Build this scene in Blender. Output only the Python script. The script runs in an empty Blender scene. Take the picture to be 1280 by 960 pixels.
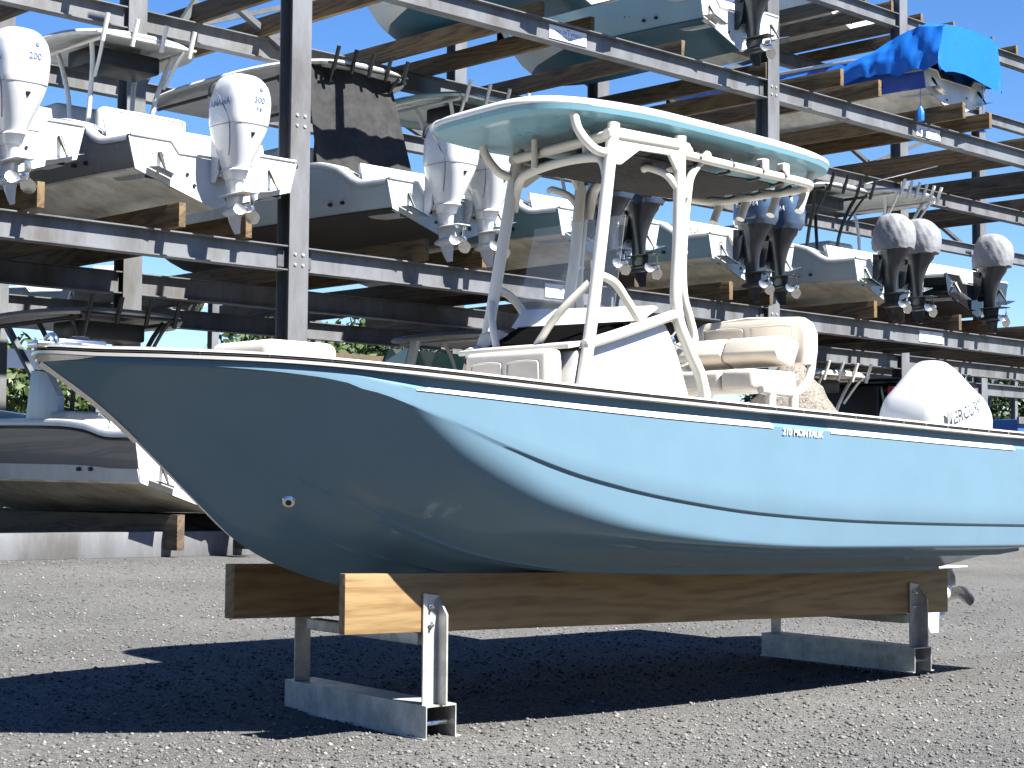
import bpy, bmesh, math, random
import numpy as np
from mathutils import Vector, Matrix
random.seed(7); rng = np.random.default_rng(7)
SC = bpy.context.scene; COL = SC.collection
R = math.radians

# ------------------------------------------------------------------ materials
def mat(name, rgb, rough=.5, metal=0., coat=0., var=0., scale=6., bump=0., bscale=60., alpha=1., trans=0., spec=.5, dirt=None, streak=None):
    m = bpy.data.materials.new(name); m.use_nodes = True
    nt = m.node_tree; N = nt.nodes; L = nt.links; b = N['Principled BSDF']
    b.inputs['Base Color'].default_value = (*rgb, 1); b.inputs['Roughness'].default_value = rough
    b.inputs['Metallic'].default_value = metal; b.inputs['Coat Weight'].default_value = coat
    b.inputs['Coat Roughness'].default_value = .04; b.inputs['Specular IOR Level'].default_value = spec
    b.inputs['Transmission Weight'].default_value = trans; b.inputs['Alpha'].default_value = alpha
    tc = N.new('ShaderNodeTexCoord')
    if var or dirt:
        n = N.new('ShaderNodeTexNoise'); n.inputs['Scale'].default_value = scale; n.inputs['Detail'].default_value = 6
        n.inputs['Roughness'].default_value = .65
        mp = N.new('ShaderNodeMapping'); L.new(tc.outputs['Object'], mp.inputs[0]); L.new(mp.outputs[0], n.inputs['Vector'])
        if streak: mp.inputs['Scale'].default_value = streak
        cr = N.new('ShaderNodeValToRGB'); L.new(n.outputs['Fac'], cr.inputs[0])
        d = dirt if dirt else tuple(c * (1 - var) for c in rgb)
        cr.color_ramp.elements[0].position = .32; cr.color_ramp.elements[0].color = (*d, 1)
        cr.color_ramp.elements[1].position = .62; cr.color_ramp.elements[1].color = (*[min(1, c * (1 + var * .25)) for c in rgb], 1)
        L.new(cr.outputs[0], b.inputs['Base Color'])
        rr = N.new('ShaderNodeMapRange'); L.new(n.outputs['Fac'], rr.inputs[0])
        rr.inputs['To Min'].default_value = max(.02, rough * 1.35 if rough > .1 else rough + .05); rr.inputs['To Max'].default_value = rough * .75
        L.new(rr.outputs[0], b.inputs['Roughness'])
    if bump:
        n2 = N.new('ShaderNodeTexNoise'); n2.inputs['Scale'].default_value = bscale; n2.inputs['Detail'].default_value = 5
        L.new(tc.outputs['Object'], n2.inputs['Vector'])
        bp = N.new('ShaderNodeBump'); bp.inputs['Strength'].default_value = bump; bp.inputs['Distance'].default_value = .02
        L.new(n2.outputs['Fac'], bp.inputs['Height']); L.new(bp.outputs[0], b.inputs['Normal'])
    return m

def wood(name, light, dark, rough=.7, axis=1, scale=9.):
    """planed timber: long grain with rings stretched along one axis"""
    m = bpy.data.materials.new(name); m.use_nodes = True
    nt = m.node_tree; N = nt.nodes; L = nt.links; b = N['Principled BSDF']; b.inputs['Roughness'].default_value = rough
    tc = N.new('ShaderNodeTexCoord'); mp = N.new('ShaderNodeMapping'); L.new(tc.outputs['Object'], mp.inputs[0])
    s = [1., 1., 1.]; s[axis] = .09; mp.inputs['Scale'].default_value = s
    n0 = N.new('ShaderNodeTexNoise'); n0.inputs['Scale'].default_value = 3.2; n0.inputs['Detail'].default_value = .6; L.new(mp.outputs[0], n0.inputs['Vector'])
    w = N.new('ShaderNodeMath'); w.operation = 'MULTIPLY'; w.inputs[1].default_value = scale * 15; L.new(n0.outputs['Fac'], w.inputs[0])
    sn = N.new('ShaderNodeMath'); sn.operation = 'SINE'; L.new(w.outputs[0], sn.inputs[0])
    n1 = N.new('ShaderNodeTexNoise'); n1.inputs['Scale'].default_value = 40; n1.inputs['Detail'].default_value = 6; L.new(mp.outputs[0], n1.inputs['Vector'])
    ad = N.new('ShaderNodeMath'); ad.operation = 'MULTIPLY_ADD'; ad.inputs[1].default_value = .13; L.new(sn.outputs[0], ad.inputs[0]); L.new(n1.outputs['Fac'], ad.inputs[2])
    cr = N.new('ShaderNodeValToRGB'); L.new(ad.outputs[0], cr.inputs[0])
    cr.color_ramp.elements[0].position = .25; cr.color_ramp.elements[0].color = (*dark, 1)
    cr.color_ramp.elements[1].position = .6; cr.color_ramp.elements[1].color = (*light, 1)
    L.new(cr.outputs[0], b.inputs['Base Color'])
    bp = N.new('ShaderNodeBump'); bp.inputs['Strength'].default_value = .25; bp.inputs['Distance'].default_value = .01
    L.new(ad.outputs[0], bp.inputs['Height']); L.new(bp.outputs[0], b.inputs['Normal'])
    return m

M = {}
M['blue'] = mat('pale blue gelcoat', (.110, .188, .252), .20, coat=.2, spec=.15, var=.05, scale=2.5, bump=.015, bscale=3.)
M['blueund'] = mat('blue canopy underside', (.15, .31, .385), .28, coat=.15, var=.04, scale=3)
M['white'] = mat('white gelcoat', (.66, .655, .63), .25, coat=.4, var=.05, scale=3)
M['offwhite'] = mat('off white gelcoat', (.60, .60, .565), .35, coat=.2, var=.12, scale=4)
M['rackwhite'] = mat('weathered white gelcoat', (.54, .55, .535), .32, coat=.25, var=.14, scale=3, streak=(1, 1, .25))
M['cream'] = mat('cream powder coat', (.60, .575, .51), .35, coat=.2, var=.03)
M['vinyl'] = mat('cream vinyl', (.58, .52, .44), .5, var=.06, scale=8, bump=.06, bscale=220)
M['chrome'] = mat('stainless steel', (.72, .71, .69), .2, metal=1., var=.1, scale=20)
M['steel'] = mat('galvanised steel', (.165, .172, .185), .5, metal=.2, dirt=(.085, .083, .08), scale=2.2, streak=(1, 1, .3), bump=.03, bscale=30)
M['steel2'] = mat('dull galvanised steel', (.085, .092, .10), .6, metal=.2, var=.35, scale=5, bump=.03)
M['alu'] = mat('worn aluminium', (.50, .50, .48), .45, metal=.45, var=.35, scale=9, bump=.06, bscale=50)
M['black'] = mat('black plastic', (.012, .012, .013), .4, var=.2, scale=9)
M['blackgl'] = mat('black gloss', (.01, .01, .012), .08, coat=.5)
M['net'] = mat('black mesh cloth', (.008, .0075, .0065), .8, var=.3, scale=30, bump=.2, bscale=300)
M['railmetal'] = mat('satin rail metal', (.52, .51, .49), .3, metal=.35)
M['rail'] = mat('dark rub rail insert', (.03, .03, .03), .4)
M['pine'] = wood('fresh pine timber', (.25, .168, .074), (.165, .095, .036), .6, axis=0, scale=6.)
M['wetpine'] = wood('weathered treated timber', (.145, .095, .042), (.06, .036, .016), .8, axis=1, scale=4.)
M['oldpine'] = wood('grey weathered timber', (.105, .075, .045), (.045, .032, .02), .85, axis=1, scale=4.)
M['grey'] = mat('warm grey gelcoat', (.20, .185, .165), .2, coat=.6, var=.06, scale=2)
M['grey2'] = mat('stone grey gelcoat', (.21, .215, .21), .25, coat=.5, var=.08, scale=2)
M['seafoam'] = mat('seafoam gelcoat', (.20, .30, .285), .22, coat=.5, var=.06, scale=2)
M['paleblue'] = mat('ice blue gelcoat', (.30, .42, .44), .22, coat=.5, var=.06, scale=2)
M['icewhite'] = mat('faint blue white gelcoat', (.44, .50, .50), .25, coat=.4, var=.08, scale=2)
M['blackhull'] = mat('black gelcoat', (.012, .012, .014), .1, coat=.8)
M['antifoul'] = mat('black antifouling', (.022, .021, .02), .8, var=.5, scale=5, dirt=(.05, .042, .03))
M['blueanti'] = mat('blue antifouling', (.008, .045, .07), .7, var=.4, scale=4)
def twotone(name, low, high, z):
    m = mat(name, low, .6); N = m.node_tree.nodes; L = m.node_tree.links; tc = N.new('ShaderNodeTexCoord'); sx = N.new('ShaderNodeSeparateXYZ'); L.new(tc.outputs['Object'], sx.inputs[0])
    g_ = N.new('ShaderNodeMath'); g_.operation = 'GREATER_THAN'; g_.inputs[1].default_value = z; L.new(sx.outputs['Z'], g_.inputs[0])
    mx = N.new('ShaderNodeMix'); mx.data_type = 'RGBA'; mx.inputs[6].default_value = (*low, 1); mx.inputs[7].default_value = (*high, 1); L.new(g_.outputs[0], mx.inputs[0]); L.new(mx.outputs[2], N['Principled BSDF'].inputs['Base Color']); return m
M['waterline'] = twotone('blue antifouling with pale topsides', (.010, .06, .095), (.46, .48, .47), .43)
M['creambot'] = mat('cream hull bottom', (.62, .58, .48), .45, var=.30, scale=2.5, dirt=(.36, .30, .19))
M['whitebot'] = mat('stained white hull bottom', (.66, .65, .60), .45, var=.2, scale=2.5, dirt=(.40, .37, .30))
M['engwhite'] = mat('white engine paint', (.58, .59, .60), .25, coat=.5, var=.03)
M['engnavy'] = mat('navy engine paint', (.045, .075, .13), .18, coat=.9, var=.1)
M['engleg'] = mat('dark grey engine leg', (.018, .022, .028), .3, coat=.4, var=.2)
M['covergrey'] = mat('grey canvas cover', (.20, .205, .22), .85, var=.15, scale=7, bump=.35, bscale=16)
M['tarp'] = mat('blue tarpaulin', (.008, .12, .47), .38, var=.12, scale=4, bump=.5, bscale=5)
M['tarpd'] = mat('dark blue hull', (.012, .06, .30), .3, coat=.4, var=.1)
M['cloth'] = mat('dark canvas', (.022, .022, .023), .9, var=.2, bump=.4, bscale=6)
M['glass'] = mat('teal tinted glass', (.10, .22, .23), .05, coat=1)
M['gapshade'] = mat('painted shade black', (.0012, .0012, .0013), 1., spec=.05)  # near-black base stands in for shade in the dash recess
M['red'] = mat('red reflection colour', (.45, .02, .02), .4, var=.1)
M['sign'] = mat('white sign plate', (.72, .76, .82), .5, var=.05)
M['ink'] = mat('blue grey ink', (.09, .13, .24), .6)
M['inkblack'] = mat('black lettering', (.02, .02, .025), .5)
M['inkgrey'] = mat('silver grey lettering', (.15, .15, .155), .4)
M['inkmid'] = mat('mid grey lettering', (.24, .24, .24), .5)
M['inkbrown'] = mat('brown lettering', (.16, .11, .09), .5)
M['inkwhite'] = mat('white lettering', (.82, .82, .82), .4)
M['concrete'] = mat('grey concrete', (.36, .35, .33), .9, var=.2, bump=.2)
M['dumpster'] = mat('blue skip paint', (.02, .10, .32), .5, var=.3)
M['yellowtrim'] = mat('raw timber end', (.42, .31, .14), .8, var=.3, scale=20)
M['canopygrey'] = mat('grey canopy', (.33, .32, .31), .4, var=.08)
def leafmat(name, a, b):
    m = bpy.data.materials.new(name); m.use_nodes = True; N = m.node_tree.nodes; L = m.node_tree.links; p = N['Principled BSDF']
    g = N.new('ShaderNodeNewGeometry'); cr = N.new('ShaderNodeValToRGB'); L.new(g.outputs['Random Per Island'], cr.inputs[0])
    cr.color_ramp.elements[0].color = (*a, 1); cr.color_ramp.elements[1].color = (*b, 1); L.new(cr.outputs[0], p.inputs['Base Color'])
    p.inputs['Roughness'].default_value = .55
    return m
M['leaf'] = leafmat('mixed green leaves', (.012, .028, .006), (.055, .085, .016))
M['leafd'] = leafmat('deep green leaves', (.009, .022, .006), (.036, .065, .014))
M['bark'] = mat('grey brown bark', (.10, .075, .055), .9, var=.3, bump=.4, bscale=20)

def gravel_mat(name, tint=(1, 1, 1), big=1.):
    m = bpy.data.materials.new(name); m.use_nodes = True
    nt = m.node_tree; N = nt.nodes; L = nt.links; b = N['Principled BSDF']; b.inputs['Roughness'].default_value = .9
    b.inputs['Specular IOR Level'].default_value = .25
    tc = N.new('ShaderNodeTexCoord')
    def vor(s):
        v = N.new('ShaderNodeTexVoronoi'); v.inputs['Scale'].default_value = s / big; L.new(tc.outputs['Object'], v.inputs['Vector']); return v
    v1 = vor(62.); v2 = vor(140.)
    sep = N.new('ShaderNodeSeparateColor'); L.new(v1.outputs['Color'], sep.inputs[0])
    sep2 = N.new('ShaderNodeSeparateColor'); L.new(v2.outputs['Color'], sep2.inputs[0])
    mx = N.new('ShaderNodeMix'); mx.data_type = 'FLOAT'; mx.inputs[0].default_value = .5; L.new(sep.outputs[0], mx.inputs[2]); L.new(sep2.outputs[0], mx.inputs[3])
    cr = N.new('ShaderNodeValToRGB'); L.new(mx.outputs[0], cr.inputs[0])
    E = cr.color_ramp.elements; t = tint
    E[0].position = .10; E[0].color = (.09 * t[0], .09 * t[1], .09 * t[2], 1); E[1].position = .95; E[1].color = (.56 * t[0], .545 * t[1], .52 * t[2], 1)
    e = E.new(.4); e.color = (.235 * t[0], .235 * t[1], .233 * t[2], 1); e = E.new(.75); e.color = (.30 * t[0], .297 * t[1], .29 * t[2], 1)
    n = N.new('ShaderNodeTexNoise'); n.inputs['Scale'].default_value = .55; n.inputs['Detail'].default_value = 7; n.inputs['Roughness'].default_value = .7
    L.new(tc.outputs['Object'], n.inputs['Vector'])
    mr = N.new('ShaderNodeMapRange'); mr.inputs['From Min'].default_value = .3; mr.inputs['From Max'].default_value = .7; mr.inputs['To Min'].default_value = .80; mr.inputs['To Max'].default_value = 1.16
    L.new(n.outputs['Fac'], mr.inputs[0])
    mp = N.new('ShaderNodeMapping'); mp.inputs['Rotation'].default_value = (0, 0, .12); mp.inputs['Scale'].default_value = (.05, .75, 1); L.new(tc.outputs['Object'], mp.inputs[0])
    n3 = N.new('ShaderNodeTexNoise'); n3.inputs['Scale'].default_value = 1.; n3.inputs['Detail'].default_value = 4; L.new(mp.outputs[0], n3.inputs['Vector'])
    m3 = N.new('ShaderNodeMapRange'); m3.inputs['From Min'].default_value = .35; m3.inputs['From Max'].default_value = .65; m3.inputs['To Min'].default_value = .86; m3.inputs['To Max'].default_value = 1.1; L.new(n3.outputs['Fac'], m3.inputs[0])
    mm = N.new('ShaderNodeMath'); mm.operation = 'MULTIPLY'; L.new(mr.outputs[0], mm.inputs[0]); L.new(m3.outputs[0], mm.inputs[1]); mr = mm
    mul = N.new('ShaderNodeMix'); mul.data_type = 'RGBA'; mul.blend_type = 'MULTIPLY'; mul.inputs[0].default_value = 1
    L.new(cr.outputs[0], mul.inputs[6]); L.new(mr.outputs[0], mul.inputs[7]); L.new(mul.outputs[2], b.inputs['Base Color'])
    ad = N.new('ShaderNodeMath'); ad.operation = 'ADD'; L.new(v1.outputs['Distance'], ad.inputs[0]); L.new(v2.outputs['Distance'], ad.inputs[1])
    bp = N.new('ShaderNodeBump'); bp.inputs['Strength'].default_value = .6; bp.inputs['Distance'].default_value = .02; bp.invert = True
    L.new(ad.outputs[0], bp.inputs['Height']); L.new(bp.outputs[0], b.inputs['Normal'])
    return m
M['gravel'] = gravel_mat('grey gravel', (.40, .398, .39))
M['pile'] = gravel_mat('tan crushed stone', (.72, .64, .55), 1.6)
def stone_mat():
    m = bpy.data.materials.new('loose gravel stones'); m.use_nodes = True; N = m.node_tree.nodes; L = m.node_tree.links; p = N['Principled BSDF']
    g = N.new('ShaderNodeNewGeometry'); cr = N.new('ShaderNodeValToRGB'); L.new(g.outputs['Random Per Island'], cr.inputs[0])
    E = cr.color_ramp.elements; E[0].color = (.035, .035, .036, 1); E[1].color = (.30, .28, .25, 1); e = E.new(.5); e.color = (.105, .105, .104, 1); e = E.new(.93); e.color = (.15, .147, .14, 1)
    L.new(cr.outputs[0], p.inputs['Base Color']); p.inputs['Roughness'].default_value = .85
    return m
M['stone'] = stone_mat()

# ------------------------------------------------------------------ mesh builder
def V(*a): return Vector(a)
def smooth_path(pts, n=6):
    pts = [Vector(p) for p in pts]
    if len(pts) < 3: return pts
    out = []
    P = [pts[0] * 2 - pts[1]] + pts + [pts[-1] * 2 - pts[-2]]
    for i in range(1, len(P) - 2):
        a, b, c, d = P[i - 1], P[i], P[i + 1], P[i + 2]
        for k in range(n):
            t = k / n
            out.append(.5 * ((2 * b) + (c - a) * t + (2 * a - 5 * b + 4 * c - d) * t * t + (3 * b - 3 * c + d - a) * t ** 3))
    out.append(pts[-1]); return out

class MB:
    def __init__(s): s.v = []; s.f = []
    def add(s, vs, fs):
        o = len(s.v); s.v += [tuple(p) for p in vs]; s.f += [tuple(i + o for i in f) for f in fs]; return s
    def hexa(s, p):   # 8 corners, bottom 4 then top 4 (ccw)
        return s.add(p, [(3, 2, 1, 0), (4, 5, 6, 7), (0, 1, 5, 4), (1, 2, 6, 5), (2, 3, 7, 6), (3, 0, 4, 7)])
    def box(s, x0, x1, y0, y1, z0, z1):
        return s.hexa([(x0, y0, z0), (x1, y0, z0), (x1, y1, z0), (x0, y1, z0), (x0, y0, z1), (x1, y0, z1), (x1, y1, z1), (x0, y1, z1)])
    def bar(s, p0, p1, w, h, up=(0, 0, 1)):
        p0, p1 = Vector(p0), Vector(p1); d = (p1 - p0).normalized(); u = Vector(up); sd = d.cross(u).normalized(); u = sd.cross(d)
        a, b = sd * (w / 2), u * (h / 2)
        return s.hexa([p0 - a - b, p0 + a - b, p1 + a - b, p1 - a - b, p0 - a + b, p0 + a + b, p1 + a + b, p1 - a + b])
    def ibeam(s, p0, p1, w, h, tf=.018, tw=.012, up=(0, 0, 1)):
        p0, p1 = Vector(p0), Vector(p1); d = (p1 - p0).normalized(); u = Vector(up); sd = d.cross(u).normalized(); u = sd.cross(d)
        pr = [(-w/2, -h/2), (w/2, -h/2), (w/2, -h/2+tf), (tw/2, -h/2+tf), (tw/2, h/2-tf), (w/2, h/2-tf), (w/2, h/2), (-w/2, h/2), (-w/2, h/2-tf), (-tw/2, h/2-tf), (-tw/2, -h/2+tf), (-w/2, -h/2+tf)]
        r0 = [p0 + sd * a + u * b for a, b in pr]; r1 = [p1 + sd * a + u * b for a, b in pr]
        n = 12; fs = [(i, (i + 1) % n, n + (i + 1) % n, n + i) for i in range(n)]
        for o, rev in ((0, True), (n, False)):
            for q in ((0, 1, 2, 11), (3, 4, 9, 10), (5, 6, 7, 8)):
                f = tuple(o + k for k in q); fs.append(f[::-1] if rev else f)
            for q in ((2, 3, 10, 11), (4, 5, 8, 9)):
                f = tuple(o + k for k in q); fs.append(f[::-1] if rev else f)
        return s.add(r0 + r1, fs)
    def loft(s, rings, cap0=True, cap1=True, closed=True):
        n = len(rings[0]); vs = [p for r in rings for p in r]; fs = []
        for j in range(len(rings) - 1):
            for i in range(n if closed else n - 1):
                k = (i + 1) % n; fs.append((j * n + i, j * n + k, (j + 1) * n + k, (j + 1) * n + i))
        if cap0: fs.append(tuple(range(n))[::-1])
        if cap1: fs.append(tuple(range((len(rings) - 1) * n, len(rings) * n)))
        return s.add(vs, fs)
    def tube(s, pts, r, n=10, smooth=0, closed=False):
        P = smooth_path(pts, smooth) if smooth else [Vector(p) for p in pts]
        rings = []; up = None
        if isinstance(r, (list, tuple)) and len(r) != len(P): r = [float(q) for q in np.interp(np.linspace(0, 1, len(P)), np.linspace(0, 1, len(r)), r)]
        for i, p in enumerate(P):
            if closed: d = (P[(i + 1) % len(P)] - P[i - 1]).normalized()
            else: d = (P[min(i + 1, len(P) - 1)] - P[max(i - 1, 0)]).normalized()
            if up is None: up = Vector((0, 0, 1)) if abs(d.z) < .9 else Vector((1, 0, 0))
            a = d.cross(up).normalized(); b = a.cross(d).normalized(); up = b
            rr = r[i] if isinstance(r, (list, tuple)) else r
            rings.append([p + a * (rr * math.cos(2 * math.pi * k / n)) + b * (rr * math.sin(2 * math.pi * k / n)) for k in range(n)])
        if closed: rings.append(rings[0])
        return s.loft(rings, not closed, not closed)
    def disc(s, c, nrm, r, h=.01, n=14, r2=None):
        c, nn = Vector(c), Vector(nrm).normalized()
        return s.tube([c - nn * h / 2, c + nn * h / 2], [r, r if r2 is None else r2], n)
    def prism(s, poly, f, d0, d1):   # poly 2D, f(a,b,d) -> 3D
        n = len(poly); r0 = [f(a, b, d0) for a, b in poly]; r1 = [f(a, b, d1) for a, b in poly]
        return s.loft([r0, r1])
    def ell(s, c, rx, ry, rz, n=12, m=8):
        rings = []
        for j in range(1, m):
            t = math.pi * j / m; rings.append([(c[0] + rx * math.sin(t) * math.cos(2*math.pi*i/n), c[1] + ry * math.sin(t) * math.sin(2*math.pi*i/n), c[2] - rz * math.cos(t)) for i in range(n)])
        return s.loft(rings)
    def rbox(s, x0, x1, y0, y1, z0, z1, r=.03, k=3):   # rounded box
        bm = bmesh.new(); bmesh.ops.create_cube(bm, size=1)
        for v in bm.verts: v.co = ((x0+x1)/2 + v.co.x*(x1-x0), (y0+y1)/2 + v.co.y*(y1-y0), (z0+z1)/2 + v.co.z*(z1-z0))
        bmesh.ops.bevel(bm, geom=bm.edges[:], offset=r, segments=k, profile=.5, affect='EDGES')
        bm.verts.index_update(); s.add([v.co.copy() for v in bm.verts], [[v.index for v in f.verts] for f in bm.faces]); bm.free(); return s
    def mod(s, fn): s.v = [tuple(fn(Vector(p))) for p in s.v]; return s
    def mesh(s, name, m, ang=35, bevel=0):
        me = bpy.data.meshes.new(name); me.from_pydata(s.v, [], s.f); me.validate()
        bm = bmesh.new(); bm.from_mesh(me); bmesh.ops.recalc_face_normals(bm, faces=bm.faces[:])
        if bevel:
            es = [e for e in bm.edges if len(e.link_faces) == 2 and e.calc_face_angle(0) > R(30)]
            bmesh.ops.bevel(bm, geom=es, offset=bevel, segments=2, profile=.6, affect='EDGES', clamp_overlap=True)
        bm.to_mesh(me); bm.free()
        me.materials.append(m); me.polygons.foreach_set('use_smooth', [True] * len(me.polygons)); me.set_sharp_from_angle(angle=R(ang))
        return me
    def build(s, name, m, parent=None, ang=35, bevel=0):
        return link(name, s.mesh(name, m, ang, bevel), parent)

def link(name, me, parent=None):
    o = bpy.data.objects.new(name, me); COL.objects.link(o)
    if parent is not None:
        o.parent = parent
        if parent.type == 'EMPTY' and parent.get('_w'): o.location = -Vector(parent.location)   # geometry given in world coordinates
    return o
def tag(o, label=None, cat=None, group=None, kind=None):
    if label: o['label'] = label
    if cat: o['category'] = cat
    if group: o['group'] = group
    if kind: o['kind'] = kind
    return o
def thing(name, label, cat, loc=(0, 0, 0), group=None, world=True, rz=0):
    o = bpy.data.objects.new(name, None); COL.objects.link(o); o.location = loc; o.rotation_euler = (0, 0, rz); o.empty_display_size = .2
    if world: o['_w'] = 1
    return tag(o, label, cat, group)
def text_mesh(txt, size, fn, m, name='lettering', parent=None, shear=0, bold=.0, space=1., ext=.0015):
    c = bpy.data.curves.new('lettering', 'FONT'); c.body = txt; c.size = size; c.align_x = 'CENTER'; c.align_y = 'CENTER'; c.shear = shear; c.offset = bold; c.space_character = space
    c.resolution_u = 3; c.extrude = ext
    t = bpy.data.objects.new('lettering', c); COL.objects.link(t); bpy.context.view_layer.update()
    dg = bpy.context.evaluated_depsgraph_get(); me = bpy.data.meshes.new_from_object(t.evaluated_get(dg)); bpy.data.objects.remove(t)
    for v in me.vertices: v.co = fn(v.co.x, v.co.y, v.co.z)
    me.materials.clear(); me.materials.append(m); me.name = name
    return link(name, me, parent)
lerp = lambda x, t: float(np.interp(x, [a for a, b in t], [b for a, b in t]))
def pch(x, t):   # smooth (cosine-free) monotone cubic table
    xs = [a for a, _ in t]; ys = [b for _, b in t]
    if x <= xs[0]: return ys[0]
    if x >= xs[-1]: return ys[-1]
    i = max(k for k in range(len(xs) - 1) if xs[k] <= x)
    h = [xs[k+1]-xs[k] for k in range(len(xs)-1)]; d = [(ys[k+1]-ys[k])/h[k] for k in range(len(h))]
    def sl(k):
        if k == 0: return d[0]
        if k == len(xs)-1: return d[-1]
        return 0 if d[k-1]*d[k] <= 0 else 2*d[k-1]*d[k]/(d[k-1]+d[k])
    m0, m1 = sl(i), sl(i+1); t_ = (x-xs[i])/h[i]
    return (2*t_**3-3*t_**2+1)*ys[i] + (t_**3-2*t_**2+t_)*h[i]*m0 + (-2*t_**3+3*t_**2)*ys[i+1] + (t_**3-t_**2)*h[i]*m1

# ------------------------------------------------------------------ setting: gravel yard
def gz(y): return .37 * min(max((y - .9) / 9.4, 0), 1)
xs = list(np.concatenate([[-400, -120, -40], np.linspace(-14, 40, 28), [70, 140, 400, 900]]))
ys = list(np.concatenate([[-400, -100, -30, -12], np.linspace(-8, 12, 41), [16, 24, 40, 80, 160, 400, 900]]))
g = MB(); g.add([(x, y, gz(y)) for y in ys for x in xs], [(j*len(xs)+i, j*len(xs)+i+1, (j+1)*len(xs)+i+1, (j+1)*len(xs)+i) for j in range(len(ys)-1) for i in range(len(xs)-1)])
tag(g.build('gravel_ground', M['gravel'], ang=80), kind='structure')

CAM = Vector((-5.525, -6.177, 1.15)); AZ = R(44.3); PITCH = math.atan(135 / 2190); ROLL = .0076
FW = Vector((math.sin(AZ), math.cos(AZ), 0)); R0 = Vector((math.cos(AZ), -math.sin(AZ), 0))
def stones():
    n = 70000
    d = 6.6 + (rng.random(n) ** 1.6) * 13; w = (rng.random(n) - .5) * d * .66
    X = CAM.x + FW.x * d + R0.x * w; Y = CAM.y + FW.y * d + R0.y * w
    Z = .37 * np.clip((Y - .9) / 9.4, 0, 1)
    base = np.array([(1, 0, 0), (0, 1, 0), (-1, 0, 0), (0, -1, 0), (0, 0, 1), (0, 0, -1)], float)
    fc = np.array([(0, 1, 4), (1, 2, 4), (2, 3, 4), (3, 0, 4), (1, 0, 5), (2, 1, 5), (3, 2, 5), (0, 3, 5)])
    r = .0032 + rng.random(n) ** 6 * .0125
    a = rng.random(n) * 6.28; ca, sa = np.cos(a), np.sin(a)
    b = base[None] * (0.65 + .7 * rng.random((n, 6, 1))) * r[:, None, None] * np.array([1.2, .9, .7])
    vx = b[..., 0] * ca[:, None] - b[..., 1] * sa[:, None] + X[:, None]; vy = b[..., 0] * sa[:, None] + b[..., 1] * ca[:, None] + Y[:, None]
    vz = b[..., 2] + (Z + r * .25)[:, None]
    vs = np.stack([vx, vy, vz], -1).reshape(-1, 3); fs = (fc[None] + (np.arange(n) * 6)[:, None, None]).reshape(-1, 3)
    me = bpy.data.meshes.new('loose_gravel'); me.vertices.add(len(vs)); me.vertices.foreach_set('co', vs.ravel())
    me.loops.add(fs.size); me.loops.foreach_set('vertex_index', fs.ravel().astype(np.int32))
    me.polygons.add(len(fs)); me.polygons.foreach_set('loop_start', np.arange(0, fs.size, 3, dtype=np.int32)); me.polygons.foreach_set('loop_total', np.full(len(fs), 3, dtype=np.int32))
    me.update(calc_edges=True); me.materials.append(M['stone'])
    o = link('loose_gravel', me); tag(o, 'loose grey gravel stones scattered over the yard', 'gravel', kind='stuff')
stones()

# ------------------------------------------------------------------ outboard motors
SEC = {  # (z, y centre, half length, half width, exponent)
 'modern': [(.64, -.25, .145, .10, 2.6), (.76, -.265, .18, .13, 2.6), (.92, -.285, .235, .18, 2.8), (1.08, -.30, .285, .23, 3.2), (1.22, -.315, .32, .265, 3.6), (1.32, -.325, .335, .28, 3.8), (1.52, -.34, .345, .285, 3.8), (1.68, -.345, .325, .268, 3.4), (1.78, -.335, .275, .235, 3.0), (1.85, -.32, .20, .18, 2.8), (1.88, -.31, .10, .09, 2.4)],
 'classic': [(1.20, -.30, .31, .235, 3.2), (1.30, -.31, .34, .255, 3.6), (1.50, -.325, .345, .255, 3.6), (1.66, -.315, .32, .235, 3.4), (1.74, -.30, .28, .21, 3.0), (1.79, -.28, .20, .15, 2.6), (1.80, -.28, .10, .08, 2.2)],
 'covered': [(1.22, -.30, .345, .275, 2.8), (1.34, -.31, .365, .285, 2.8), (1.50, -.32, .36, .275, 2.6), (1.66, -.31, .32, .24, 2.4), (1.77, -.29, .25, .18, 2.2), (1.83, -.27, .14, .10, 2.1), (1.845, -.27, .05, .04, 2.)],
 'faceted': [(.95, -.30, .22, .17, 2.6), (1.10, -.33, .32, .25, 2.8), (1.30, -.36, .39, .295, 3.8), (1.50, -.37, .40, .30, 4.0), (1.62, -.36, .365, .28, 3.8), (1.74, -.345, .27, .205, 3.4), (1.84, -.335, .185, .14, 3.2), (1.90, -.33, .115, .085, 2.8), (1.915, -.33, .075, .055, 2.8)],
}
def sring(z, yc, a, b, n, k=28):
    out = []
    for i in range(k):
        t = 2 * math.pi * i / k; c, s_ = math.cos(t), math.sin(t)
        out.append((b * math.copysign(abs(s_) ** (2 / n), s_), yc + a * math.copysign(abs(c) ** (2 / n), c), z))
    return out
def dense(sec, k=3):
    zs = []
    for i in range(len(sec) - 1): zs += [sec[i][0] + (sec[i+1][0] - sec[i][0]) * j / k for j in range(k)]
    zs.append(sec[-1][0])
    tabs = [[(s_[0], s_[c]) for s_ in sec] for c in range(1, 5)]
    return [(z, *[pch(z, t) for t in tabs]) for z in zs]
def cowl_side(sec, z, y, off=.004):
    tabs = [[(s_[0], s_[c]) for s_ in sec] for c in range(1, 5)]; yc, a, b, n = [pch(z, t) for t in tabs]
    q = min(.999, abs((y - yc) / a)); return -b * (1 - q ** n) ** (1 / n) - off
def cowl_back(sec, z, x, off=.004):
    tabs = [[(s_[0], s_[c]) for s_ in sec] for c in range(1, 5)]; yc, a, b, n = [pch(z, t) for t in tabs]
    q = min(.999, abs(x / b)); return yc - a * (1 - q ** n) ** (1 / n) - off
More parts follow.
